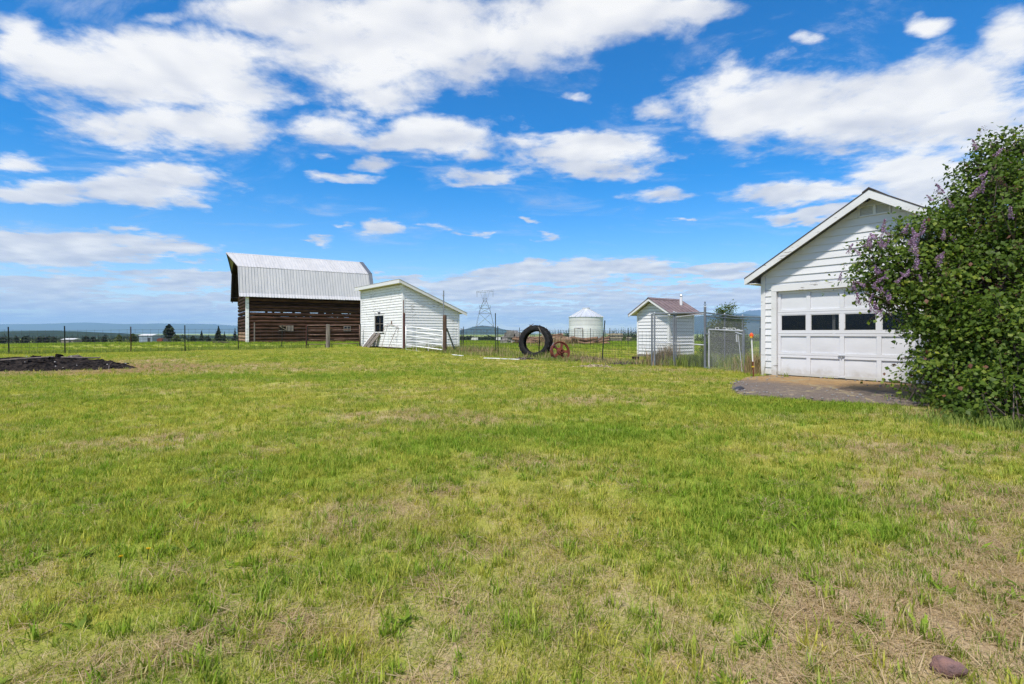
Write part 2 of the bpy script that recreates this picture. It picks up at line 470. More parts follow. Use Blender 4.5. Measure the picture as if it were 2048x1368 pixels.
def drymap(x, y):
    x = np.asarray(x, float); y = np.asarray(y, float)
    r = np.sqrt(x * x + y * y)
    near = np.clip(1 - (r - 2.5) / 5.0, 0, 1)
    d = 0.225 + 0.05 * near + (fbm(x, y, 0.45, 21, 4, 0.6) - 0.5) * 0.5 + (fbm(x, y, 2.6, 41, 3, .6) - 0.5) * 0.75 + (fbm(x, y, 7.0, 43, 2, .6) - 0.5) * 0.5
    d += 0.06 * np.clip(x / 3.0, 0, 1) * near
    for cx, cy, rx, ry, w in DRY:
        d += .75 * w * np.exp(-(((x - cx) / rx) ** 2 + ((y - cy) / ry) ** 2))
    for cx, cy, rx, ry, w in LUSH:
        d -= 0.7 * w * np.exp(-(((x - cx) / rx) ** 2 + ((y - cy) / ry) ** 2))
    q = ((x - BURN[0] - .8) / 6.8) ** 2 + ((y - BURN[1]) / 2.6) ** 2
    d += 1.3 * np.exp(-np.clip(q - .5, 0, 9) * 1.6)
    # fence verge of unmown green, and the hay meadow behind it
    far = np.clip((r - 30) / 8, 0, 1)
    d = d * (1 - far) + (0.10 + (fbm(x, y, 0.12, 61, 3) - 0.5) * 0.55) * far
    return np.clip(d, 0, 1)


def lushmap(x, y):
    x = np.asarray(x, float); y = np.asarray(y, float)
    v = 0.38 + (fbm(x, y, 0.8, 77, 3) - 0.5) * .75 + (fbm(x, y, 4.0, 79, 2) - 0.5) * .7
    for cx, cy, rx, ry, w in LUSH:
        v += .65 * w * np.exp(-(((x - cx) / rx) ** 2 + ((y - cy) / ry) ** 2))
    return np.clip(v, 0, 1)


# ------------------------------------------------------------------ mesh helpers
class MB:
    def __init__(self):
        self.v = []; self.f = []; self.r = None

    def add(self, vs, fs):
        o = len(self.v)
        self.v.extend(tuple(p) for p in vs)
        self.f.extend(tuple(i + o for i in f) for f in fs)

    def hexa(self, p):
        """p: 8 points, bottom ring 0-3 and top ring 4-7"""
        self.add(p, [(3, 2, 1, 0), (4, 5, 6, 7), (0, 1, 5, 4), (1, 2, 6, 5), (2, 3, 7, 6), (3, 0, 4, 7)])

    def box(self, x0, x1, y0, y1, z0, z1):
        self.hexa([(x0, y0, z0), (x1, y0, z0), (x1, y1, z0), (x0, y1, z0), (x0, y0, z1), (x1, y0, z1), (x1, y1, z1), (x0, y1, z1)])

    def tube(self, pts, rad, n=6, cap=True):
        pts = [Vector(p) for p in pts]
        rads = rad if isinstance(rad, (list, tuple)) else [rad] * len(pts)
        rings = []
        up = None
        for i, p in enumerate(pts):
            d = (pts[min(i + 1, len(pts) - 1)] - pts[max(i - 1, 0)])
            d = d.normalized() if d.length > 1e-9 else Vector((0, 0, 1))
            if up is None:
                a = Vector((0, 0, 1)) if abs(d.z) < 0.9 else Vector((1, 0, 0))
                up = d.cross(a).normalized()
            s1 = (up - d * up.dot(d)).normalized()
            up = s1
            s2 = d.cross(s1)
            rings.append([p + (s1 * math.cos(2 * math.pi * k / n) + s2 * math.sin(2 * math.pi * k / n)) * rads[i] for k in range(n)])
        vs = [q for r in rings for q in r]
        fs = []
        for i in range(len(pts) - 1):
            for k in range(n):
                a, b = i * n + k, i * n + (k + 1) % n
                fs.append((a, b, b + n, a + n))
        if cap:
            fs.append(tuple(range(n - 1, -1, -1)))
            o = (len(pts) - 1) * n
            fs.append(tuple(o + k for k in range(n)))
        self.add(vs, fs)

    def bar(self, p0, p1, w, h=None):
        """square bar between two points"""
        p0, p1 = Vector(p0), Vector(p1)
        h = h or w
        d = (p1 - p0).normalized()
        a = Vector((0, 0, 1)) if abs(d.z) < 0.95 else Vector((1, 0, 0))
        s = d.cross(a).normalized() * (w / 2)
        t = s.cross(d).normalized() * (h / 2)
        self.hexa([p0 - s - t, p0 + s - t, p0 + s + t, p0 - s + t, p1 - s - t, p1 + s - t, p1 + s + t, p1 - s + t])

    def prism(self, poly, a, b, axis='x'):
        """extrude a 2-D polygon between a and b along an axis; poly in the other two coordinates"""
        n = len(poly)

        def P(q, t):
            if axis == 'x': return (t, q[0], q[1])
            if axis == 'y': return (q[0], t, q[1])
            return (q[0], q[1], t)
        vs = [P(q, a) for q in poly] + [P(q, b) for q in poly]
        fs = [tuple(range(n - 1, -1, -1)), tuple(range(n, 2 * n))]
        for i in range(n):
            j = (i + 1) % n
            fs.append((i, j, j + n, i + n))
        self.add(vs, fs)

    def mesh(self, name, mat, smooth=False):
        me = bpy.data.meshes.new(name)
        me.from_pydata(self.v, [], self.f)
        if mat is not None:
            me.materials.append(mat)
        if smooth:
            me.polygons.foreach_set('use_smooth', [True] * len(me.polygons))
        me.update()
        # consistent outward faces
        import bmesh
        bm = bmesh.new(); bm.from_mesh(me)
        bmesh.ops.recalc_face_normals(bm, faces=bm.faces)
        bm.to_mesh(me); bm.free()
        return me

    def build(self, name, mat, parent=None, smooth=False, loc=None, kind=None, label=None):
        o = bpy.data.objects.new(name, self.mesh(name, mat, smooth))
        COL.objects.link(o)
        if parent is not None: o.parent = parent
        if loc is not None: o.location = loc
        if kind: o['kind'] = kind
        if label: o['label'] = label
        return o


def np_mesh(name, verts, faces, mat, rnd=None, smooth=False):
    """fast mesh from numpy arrays: verts (n,3), faces (m,k)"""
    me = bpy.data.meshes.new(name)
    verts = np.ascontiguousarray(verts, np.float32)
    faces = np.ascontiguousarray(faces, np.int32)
    k = faces.shape[1]
    me.vertices.add(len(verts))
    me.vertices.foreach_set('co', verts.ravel())
    me.loops.add(faces.size)
    me.loops.foreach_set('vertex_index', faces.ravel())
    me.polygons.add(len(faces))
    me.polygons.foreach_set('loop_start', np.arange(0, faces.size, k, dtype=np.int32))
    if smooth:
        me.polygons.foreach_set('use_smooth', np.ones(len(faces), bool))
    me.update(calc_edges=True)
    if mat is not None: me.materials.append(mat)
    if rnd is not None:
        at_ = me.attributes.new('rnd', 'FLOAT', 'POINT')
        at_.data.foreach_set('value', np.ascontiguousarray(rnd, np.float32))
    return me


def link(name, me, parent=None, loc=None, kind=None):
    o = bpy.data.objects.new(name, me)
    COL.objects.link(o)
    if parent is not None: o.parent = parent
    if loc is not None: o.location = loc
    if kind: o['kind'] = kind
    return o


def thing(name, label, cat, loc=(0, 0, 0), rz=0.0, group=None):
    o = bpy.data.objects.new(name, None)
    COL.objects.link(o)
    o.empty_display_size = 0.2
    o.location = loc
    o.rotation_euler = (0, 0, rz)
    o['label'] = label; o['category'] = cat
    if group: o['group'] = group
    return o


def tag(o, label, cat, group=None):
    o['label'] = label; o['category'] = cat
    if group: o['group'] = group
    return o


def dup(o, parent=None):
    c = o.copy()
    COL.objects.link(c)
    if parent is not None:
        c.parent = parent
    for ch in list(o.children):
        dup(ch, c)
    return c


# ------------------------------------------------------------------ ground sheet
def axis_coords(lo, hi, step, far, grow):
    c = list(np.arange(lo, hi + 1e-6, step))
    a = [hi]; s = step
    while a[-1] < far:
        s *= grow; a.append(a[-1] + s)
    b = [lo]; s = step
    while b[-1] > -far:
        s *= grow; b.append(b[-1] - s)
    return np.array(sorted(set(b[1:])) + c + a[1:])


def make_ground():
    xs = axis_coords(-24, 16, 0.25, 32000, 1.22)
    ys = axis_coords(0, 40, 0.25, 32000, 1.22)
    gx, gy = np.meshgrid(xs, ys)
    z = EYE - hfun(gx, gy)
    v = np.stack([gx.ravel(), gy.ravel(), z.ravel()], 1)
    ny, nx = gx.shape
    i = np.arange(nx * ny).reshape(ny, nx)
    f = np.stack([i[:-1, :-1].ravel(), i[:-1, 1:].ravel(), i[1:, 1:].ravel(), i[1:, :-1].ravel()], 1)
    m, n, p = new_mat('lawn_ground')
    dry = n.attr('dry'); lush = n.attr('lush')
    pos = n.node('ShaderNodeNewGeometry').outputs['Position']
    fine = n.noise(pos, 60, 5, 0.7)
    mid = n.noise(pos, 9, 5, 0.65)
    big = n.noise(pos, 0.35, 4, 0.6)
    d = n.math('ADD', dry, n.math('MULTIPLY', n.math('SUBTRACT', mid, 0.5), 0.9))
    d = n.math('ADD', d, n.math('MULTIPLY', n.math('SUBTRACT', fine, 0.5), 0.9))
    d = n.ss(d, 0.15, 0.75)
    far = n.ss(n.xyz(pos)[1], 30.0, 48.0)
    g = n.mix(n.ss(lush, 0.2, 0.9), (0.39, 0.38, 0.08), (0.23, 0.315, 0.038))
    g = n.mix(n.ss(big, 0.40, 0.75, 0, .6), g, (0.39, 0.385, 0.095))
    g = n.mix(far, g, n.mix(n.ss(mid, 0.35, 0.65), (0.20, 0.27, 0.045), (0.27, 0.31, 0.055)))
    soil = n.mix(n.ss(fine, 0.35, 0.65), (0.33, 0.235, 0.14), (0.58, 0.45, 0.28))
    c = n.mix(d, g, soil)
    burn = n.attr('burn')
    c = n.mix(n.ss(n.math('ADD', burn, n.math('MULTIPLY', n.math('SUBTRACT', mid, .5), .6)), 0.35, 0.7), c, (0.30, 0.17, 0.095))
    n.put(p.inputs['Base Color'], c)
    p.inputs['Roughness'].default_value = 0.95
    p.inputs['Specular IOR Level'].default_value = 0.05
    n.put(p.inputs['Normal'], n.bump(n.math('ADD', fine, n.math('MULTIPLY', mid, 1.5)), 0.8, 0.03))
    me = np_mesh('ground', v, f, m, smooth=True)
    bq = ((gx - BURN[0] - 1.2) / 6.8) ** 2 + ((gy - BURN[1]) / 2.9) ** 2
    for nm, arr in (('dry', drymap(gx, gy)), ('lush', lushmap(gx, gy)), ('burn', np.exp(-np.clip(bq - .6, 0, 9) * 2.0))):
        at_ = me.attributes.new(nm, 'FLOAT', 'POINT')
        at_.data.foreach_set('value', arr.ravel().astype(np.float32))
    return link('ground', me, kind='structure')


ground = make_ground()

# far hills and mountains (solid relief, hazed by the air in between)
def ridge(name, Y, pts, depth, mat, seed, rough=0.12, nx=260, ny=14):
    """pts: skyline (px, py) of the ridge"""
    px = np.array([a for a, b in pts], float); py = np.array([b for a, b in pts], float)
    xs = np.linspace(px[0], px[-1], nx)
    prof = (HZ - np.interp(xs, px, py)) / F * Y
    base = -26.0
    V = []
    for j in range(ny):
        t = j / (ny - 1)
        yy = Y + (t - 0.5) * depth
        shape = math.sin(math.pi * t) ** 0.8 if 0 < t < 1 else 0
        ww = (xs - 1024) / F * Y
        nz = (fbm(ww, np.full_like(ww, yy), 9.0 / abs(depth), seed, 5, 0.55) - 0.5) * rough * 2
        hh = (prof + EYE - base) * shape * (1 + nz * (1 - shape * 0.55)) + base
        V.append(np.stack([ww, np.full_like(ww, yy), hh], 1))
    v = np.concatenate(V)
    i = np.arange(nx * ny).reshape(ny, nx)
    f = np.stack([i[:-1, :-1].ravel(), i[:-1, 1:].ravel(), i[1:, 1:].ravel(), i[1:, :-1].ravel()], 1)
    return link(name, np_mesh(name, v, f, mat, smooth=True), kind='structure')


def m_hill(name, col, snow=None):
    m, n, p = new_mat(name)
    pos = n.node('ShaderNodeNewGeometry').outputs['Position']
    a = n.noise(pos, 0.004, 6, 0.65)
    c = n.mix(n.ss(a, 0.35, 0.7), col, tuple(x * 1.6 for x in col))
    if snow:
        z = n.xyz(pos)[2]
        s = n.math('ADD', z, n.math('MULTIPLY', n.math('SUBTRACT', a, 0.5), 260.0))
        c = n.mix(n.ss(s, snow, snow + 60), c, (0.7, 0.72, 0.75))
    n.put(p.inputs['Base Color'], c)
    p.inputs['Roughness'].default_value = 1.0
    p.inputs['Specular IOR Level'].default_value = 0.0
    return m


hm = m_hill('forested_hill', (0.022, 0.036, 0.022))
ridge('hill', 9000, [(890, 672), (915, 663), (935, 658), (950, 653), (965, 651), (985, 653), (1005, 658), (1030, 663), (1070, 668), (1100, 672)], 3000, hm, 5)
ridge('far_hills', 21000, [(-700, 655), (-300, 650), (-60, 652), (40, 648), (100, 648), (180, 645), (250, 648), (330, 647), (420, 648), (470, 651), (560, 656), (700, 662), (800, 668)], 7000, hm, 9, 0.06)
ridge('near_hills', 2300, [(-700, 660), (-200, 658), (0, 664), (40, 662), (100, 661.5), (160, 663), (215, 666), (260, 669), (420, 671), (560, 675)], 700, hm, 13, 0.16)
ridge('mountains', 12500, [(1300, 668), (1360, 645), (1390, 633), (1420, 632), (1450, 628), (1475, 628), (1500, 631), (1540, 634), (1620, 630), (1720, 640), (2050, 625), (2400, 640), (2800, 655)], 4200, m_hill('blue_mountain', (0.020, 0.032, 0.024), 900), 17, 0.2)
ridge('snowy_mountains', 19000, [(1380, 668), (1440, 640), (1478, 630), (1490, 626), (1500, 621), (1510, 617), (1520, 615), (1540, 618), (1600, 635), (1680, 650), (1800, 668)], 4200, m_hill('snow_mountain', (0.03, 0.04, 0.045), 790), 23, 0.22)

# ------------------------------------------------------------------ buildings
RZ = math.atan2(0.593, 0.805)
DB = Vector((0.805, 0.593, 0)); DA = Vector((-0.593, 0.805, 0))


def clap(root, mat, face, segs, z0, z1, off, pitch_out=0.020, name='siding_board'):
    """one clapboard course as parts; face 'x-' (plane x=off, spans y) or 'y-' (plane y=off, spans x).
    segs: list of (a0, a1, b0, b1): span at the lower edge a0..a1 and at the upper edge b0..b1"""
    for (a0, a1, b0, b1) in segs:
        if a1 - a0 < 0.03 and b1 - b0 < 0.03: continue
        wob = random.uniform(-0.002, 0.002)
        lo, hi = pitch_out + wob, 0.004
        m = MB()
        if face == 'x-':
            f = lambda s, z, o: (off - o, s, z)
        else:
            f = lambda s, z, o: (s, off - o, z)
        m.hexa([f(a0, z0, 0), f(a1, z0, 0), f(a1, z0, lo), f(a0, z0, lo), f(b0, z1, 0), f(b1, z1, 0), f(b1, z1, hi), f(b0, z1, hi)])
        m.build(name, mat, root)


def span_minus(a, b, holes):
    out = [(a, b)]
    for h0, h1 in holes:
        nxt = []
        for s, e in out:
            if h1 <= s or h0 >= e: nxt.append((s, e)); continue
            if h0 > s: nxt.append((s, h0))
            if h1 < e: nxt.append((h1, e))
        out = nxt
    return out


# ---- garage
def garage():
    L = Vector((6.52, 13.69, 0)); Wd = 5.12; D = 7.0
    R = L - DA * Wd
    z0 = EYE - 1.08
    g = thing('garage', 'white clapboard garage with a gabled front and a panelled overhead door', 'garage', (R.x, R.y, z0), RZ)
    yc = Wd / 2; pk = 4.23; sl_ = 0.60
    rt = lambda y: pk - sl_ * abs(y - yc)                 # top of the roof
    dl, dr, dh = 4.73, 1.75, 2.134                       # door opening
    # shell
    m = MB(); m.prism([(0, 0), (Wd, 0), (Wd, rt(Wd) - .12), (yc, pk - .12), (0, rt(0) - .12)], 0.10, 0.012, 'x')
    # front shell with the opening cut: made of pieces instead of one slab
    m = MB()
    m.box(0.0, 0.10, dl, Wd, 0, dh); m.box(0.0, 0.10, 0, dr, 0, dh)
    m.prism([(0, dh), (Wd, dh), (Wd, rt(Wd) - .13), (yc, pk - .13), (0, rt(0) - .13)], 0.0, 0.10, 'x')
    m.build('wall', M['white'], g)
    m = MB(); m.box(0.10, D, Wd - .1, Wd, 0, rt(Wd) - .10); m.build('wall', M['white'], g)
    m = MB(); m.box(0.10, D, 0, .1, 0, rt(0) - .10); m.build('wall', M['white'], g)
    m = MB(); m.prism([(.1, 0), (Wd - .1, 0), (Wd - .1, rt(Wd - .1) - .11), (yc, pk - .11), (.1, rt(.1) - .11)], D - .1, D, 'x'); m.build('wall', M['white'], g)
    m = MB(); m.box(0.12, D - .12, .12, Wd - .12, -0.05, 0.0); m.build('floor', M['concrete'], g)
    # near-black box lining, interior shade put into its colour
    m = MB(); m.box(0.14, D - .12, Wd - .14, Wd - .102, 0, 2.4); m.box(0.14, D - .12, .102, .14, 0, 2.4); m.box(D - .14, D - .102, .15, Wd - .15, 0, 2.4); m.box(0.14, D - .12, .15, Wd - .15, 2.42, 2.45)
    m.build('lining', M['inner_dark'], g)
    # courses of siding on the front
    P = 0.166
    k = 0
    z = 0.03
    while z < pk - .2:
        z1 = z + P
        topz = z1 - 0.004
        holes = []
        if z < dh + 0.17: holes.append((dr - .13, dl + .13))
        if z1 > 3.70 and z < 3.92: holes.append((2.56 - .33, 2.56 + .33))
        lim = lambda zz: (yc - (pk - .17 - zz) / sl_, yc + (pk - .17 - zz) / sl_)
        lo0, hi0 = lim(z); lo1, hi1 = lim(topz)
        lo0, hi0, lo1, hi1 = max(lo0, .10), min(hi0, Wd - .10), max(lo1, .10), min(hi1, Wd - .10)
        if hi0 - lo0 > .1:
            if hi1 < lo1: lo1 = hi1 = yc
            segs = []
            for s, e in span_minus(lo0, hi0, holes):
                t0 = lo1 if s == lo0 else s
                t1 = hi1 if e == hi0 else e
                segs.append((s, e, min(t0, t1), max(t0, t1)))
            clap(g, M['white'], 'x-', segs, z, topz, 0.0, 0.024)
        z = z1
    # corner boards, casing
    for a, b in ((Wd - .10, Wd + .012), (-.012, .10)):
        m = MB(); m.box(-.034, -.001, a, b, -.02, rt(Wd) - .16); m.build('corner_board', M['white_trim'], g)
    m = MB(); m.box(-.040, 0.10, dl, dl + .125, 0, dh + .003); m.build('door_casing', M['white_trim'], g)
    m = MB(); m.box(-.040, 0.10, dr - .125, dr, 0, dh + .003); m.build('door_casing', M['white_trim'], g)
    m = MB(); m.box(-.044, 0.10, dr - .125, dl + .125, dh + .004, dh + .165); m.build('door_casing', M['white_trim'], g)
    # the overhead door: four sections of four
    d = MB(); d.box(0.075, 0.095, dr + .004, dl - .004, 0.03, dh / 4 * 2 - .01); d.box(0.075, 0.095, dr + .004, dl - .004, dh / 4 * 3 + .01, dh - .004)
    door = d.build('overhead_door', M['door_white'], g)
    sh = dh / 4
    cw = (dl - dr) / 4
    for r in range(4):
        zb, zt = r * sh + .02 * (r == 0), (r + 1) * sh
        dent = [0, 0, 0, 0]
        for (a, b) in ((zb + .003, zb + .062), (zt - .062, zt - .003)):
            m = MB(); m.box(0.040, 0.074, dr + .006, dl - .006, a, b); m.build('rail', M['door_white'], door)
        for c in range(5):
            yy = dr + c * cw
            a, b = yy - .045, yy + .045
            if c == 0: a, b = dr + .006, dr + .075
            if c == 4: a, b = dl - .075, dl - .006
            m = MB(); m.box(0.041, 0.074, a, b, zb + .063, zt - .063); m.build('stile', M['door_white'], door)
        for c in range(4):
            a, b = dr + c * cw + .047, dr + (c + 1) * cw - .047
            if c == 0: a = dr + .077
            if c == 3: b = dl - .077
            if r == 2:
                m = MB(); m.box(0.060, 0.064, a, b, zb + .064, zt - .064); m.build('window_pane', M['glass'], door)
                m = MB()
                fw = .018
                m.box(0.046, 0.058, a, b, zb + .064, zb + .064 + fw); m.box(0.046, 0.058, a, b, zt - .064 - fw, zt - .064)
                m.box(0.046, 0.058, a, a + fw, zb + .064 + fw, zt - .064 - fw); m.box(0.046, 0.058, b - fw, b, zb + .064 + fw, zt - .064 - fw)
                m.build('window_frame', M['white_trim'], door)
            else:
                # thin panel, bowed a little with age
                m = MB(); nb = 6
                bow = random.uniform(.002, .014)
                za, zc = zb + .064, zt - .064
                grid = [[(0.066 - bow * math.sin(math.pi * i / nb) * math.sin(math.pi * j / nb), a + (b - a) * i / nb, za + (zc - za) * j / nb) for i in range(nb + 1)] for j in range(nb + 1)]
                vs = [p_ for row in grid for p_ in row]
                fs = [(j * (nb + 1) + i, j * (nb + 1) + i + 1, (j + 1) * (nb + 1) + i + 1, (j + 1) * (nb + 1) + i) for j in range(nb) for i in range(nb)]
                m.add(vs, fs); m.build('panel', M['door_white'], door, smooth=True)
    m = MB(); m.box(0.006, 0.038, (dl + dr) / 2 - .07, (dl + dr) / 2 + .07, sh + .005, sh + .03); m.tube([(0.02, (dl + dr) / 2, sh - .04), (0.02, (dl + dr) / 2, sh + .02)], .012)
    m.build('handle', M['galv'], door)
    m = MB(); m.box(0.006, 0.038, (dl + dr) / 2 - .07, (dl + dr) / 2 + .07, .035, .055); m.build('handle', M['galv'], door)
    m = MB(); m.box(0.115, 0.135, 3.415, 3.475, 0.0, 1.53)
    tag(m.build('white_board', M['gate_white'], loc=g.location), 'white upright board just inside the second garage door window', 'board').rotation_euler = (0, 0, RZ)
    m = MB(); m.box(0.03, 0.10, dr + .01, dl - .01, 0.0, 0.018); m.build('threshold', M['dark_wood'], g)
    # vent near the peak
    m = MB()
    m.box(-.036, 0.0, 2.25, 2.87, 3.69, 3.715); m.box(-.036, 0.0, 2.25, 2.87, 3.905, 3.93)
    for y in (2.25, 2.53, 2.84): m.box(-.036, 0.0, y, y + .03 + .03 * (y == 2.53), 3.716, 3.904)
    vent = m.build('gable_vent', M['white_trim'], g)
    for a, b in ((2.285, 2.525), (2.595, 2.835)):
        for q in range(6):
            zz = 3.722 + q * .030
            m = MB(); m.hexa([(-.002, a, zz), (-.002, b, zz), (-.026, b, zz - .004), (-.026, a, zz - .004), (-.002, a, zz + .022), (-.002, b, zz + .022), (-.026, b, zz + .004), (-.026, a, zz + .004)])
            m.build('slat', M['white'], vent)
    # roof: decks, soffits, barge boards, ridge cap
    ov = .30; x0, x1 = -.30, D + .25
    for sgn in (1, -1):
        ye = yc + sgn * (yc + ov)
        def q(y, dz): return (y, rt(y) + dz)
        m = MB(); m.prism([q(yc, 0), q(ye, 0), q(ye, -.028), q(yc, -.028)], x0 - .035, x1, 'x'); m.build('roof_deck', M['roof_dark'], g)
        m = MB(); m.prism([q(yc, -.030), q(ye - sgn * .03, -.030), q(ye - sgn * .03, -.055), q(yc, -.055)], x0 + .002, x1 - .02, 'x'); m.build('soffit', M['white_trim'], g)
        m = MB(); m.prism([q(yc, -.030), q(ye, -.030), q(ye, -.185), q(yc, -.205)], x0 - .028, x0, 'x'); m.build('barge_board', M['white_trim'], g)
        m = MB(); m.box(x0 + .003, x1 - .02, min(ye - sgn * .028, ye - sgn * .003), max(ye - sgn * .028, ye - sgn * .003), rt(ye) - .16, rt(ye) - .03); m.build('fascia', M['white_trim'], g)
        # level boxed eave
        ya = Wd + .002 if sgn > 0 else -.002
        m = MB(); m.box(x0 + .003, x1 - .02, min(ya, ye - sgn * .03), max(ya, ye - sgn * .03), rt(ye) - .17, rt(ye) - .15); m.build('soffit', M['white_trim'], g)
    m = MB(); m.prism([(yc - .13, rt(yc - .13) + .001), (yc, pk + .001), (yc + .13, rt(yc + .13) + .001), (yc + .13, rt(yc + .13) + .022), (yc, pk + .03), (yc - .13, rt(yc - .13) + .022)], x0 - .045, x1 + .02, 'x')
    m.build('ridge_cap', M['roof_dark'], g)
    return g


garage()


# ---- broken apron in front of the garage
def apron():
    pts = [(6.62, 13.45), (5.75, 12.9), (5.02, 11.75), (4.42, 10.6), (4.22, 9.95), (4.17, 9.40), (4.8, 8.86), (5.43, 8.45), (6.0, 8.12), (6.5, 7.95), (7.4, 8.6), (8.42, 10.95)]
    cen = Vector((6.2, 10.8))
    dens = []
    for i in range(len(pts)):
        a, b = Vector(pts[i]), Vector(pts[(i + 1) % len(pts)])
        straight = i == len(pts) - 1
        for t in range(10):
            q = a.lerp(b, t / 10)
            if not straight:
                q = q + (q - cen).normalized() * (mnoise.noise(Vector((q.x * 2.1, q.y * 2.1, 0))) * .07 + mnoise.noise(Vector((q.x * 9, q.y * 9, 4))) * .06)
            dens.append(q)
    v = []; f = []
    n = len(dens); rings = 22
    zt = lambda x, y: max(gz(x, y) + .035, EYE - 1.085 - .02 * 0) + mnoise.noise(Vector((x * 3, y * 3, 7))) * .02 + mnoise.noise(Vector((x * 11, y * 11, 2))) * .008
    for r in range(rings):
        t = 1 - r / rings
        for q in dens:
            p = cen.lerp(q, t)
            v.append((p.x, p.y, zt(p.x, p.y) - (0.02 if r == 0 else 0)))
    v.append((cen.x, cen.y, zt(cen.x, cen.y)))
    for r in range(rings - 1):
        for i in range(n):
            j = (i + 1) % n
            f.append((r * n + i, r * n + j, (r + 1) * n + j, (r + 1) * n + i))
    for i in range(n): f.append(((rings - 1) * n + i, (rings - 1) * n + (i + 1) % n, rings * n))
    o = len(v)
    for q in dens: v.append((q.x, q.y, gz(q.x, q.y) - .12))
    for i in range(n): f.append((o + i, o + (i + 1) % n, (i + 1) % n, i))
    m, nt, p = new_mat('old_asphalt')
    pos = nt.node('ShaderNodeNewGeometry').outputs['Position']
    a = nt.noise(pos, 45, 6, 0.7); b = nt.noise(pos, 1.3, 5, 0.6); cc = nt.noise(pos, 7, 5, .65)
    c = nt.mix(nt.ss(a, .35, .7), (0.105, 0.082, 0.066), (0.225, 0.18, 0.145))
    # brown moss and needles that gather along the door
    al = nt.vmath('DOT_PRODUCT', nt.vmath('SUBTRACT', pos, (7.5, 12.2, 0)), (-0.805, -0.593, 0))
    ms = nt.math('ADD', nt.ss(al, 3.2, 0.9), nt.math('MULTIPLY', nt.math('SUBTRACT', b, .5), 1.5))
    c = nt.mix(nt.ss(ms, .25, .85, 0, .85), c, nt.mix(nt.ss(cc, .4, .65), (0.34, 0.215, 0.085), (0.24, 0.15, 0.075)))
    c = nt.mix(nt.ss(nt.math('ADD', b, cc), 1.12, 1.25, 0, .6), c, (0.34, 0.27, 0.18))
    vo = nt.node('ShaderNodeTexVoronoi', feature='DISTANCE_TO_EDGE'); vo.inputs['Scale'].default_value = .55
    nt.put(vo.inputs['Vector'], nt.vmath('MULTIPLY_ADD', nt.noise(pos, 2.5, 5, .6, color=True), (.5, .5, 0), pos))
    c = nt.mix(nt.ss(vo.outputs['Distance'], .018, .006, 0, .85), c, nt.mix(cc, (0.10, 0.085, 0.06), (0.46, 0.37, 0.2)))
    nt.put(p.inputs['Base Color'], c); p.inputs['Roughness'].default_value = .95
    nt.put(p.inputs['Normal'], nt.bump(nt.math('ADD', a, nt.math('MULTIPLY', cc, 2)), .6, .02))
    mb = MB(); mb.v = v; mb.f = f
    o = mb.build('apron_pavement', m, kind='structure', smooth=False)
    rng = np.random.default_rng(61)
    V_ = []; F_ = []
    for k in range(170):
        i_ = rng.integers(0, n); q = cen.lerp(dens[i_], float(rng.random() ** .25) * 1.03)
        if (Vector((q.x, q.y, 0)) - Vector((6.62, 13.45, 0))).dot(DB) > -.05: continue
        r_ = float(rng.uniform(.006, .022)); zz_ = zt(q.x, q.y) + r_ * .3
        o_ = len(V_)
        for sz in (-1, 1):
            for (a_, b_) in ((-1, -1), (1, -1), (1, 1), (-1, 1)): V_.append((q.x + a_ * r_ * rng.uniform(.5, 1), q.y + b_ * r_ * rng.uniform(.5, 1), zz_ + sz * r_ * rng.uniform(.4, .9)))
        F_ += [[o_ + t for t in f_] for f_ in ((3, 2, 1, 0), (4, 5, 6, 7), (0, 1, 5, 4), (1, 2, 6, 5), (2, 3, 7, 6), (3, 0, 4, 7))]
    link('gravel', np_mesh('gravel', np.array(V_), np.array(F_), M['rock_grey']), kind='stuff')
    return pts


APRON = apron()


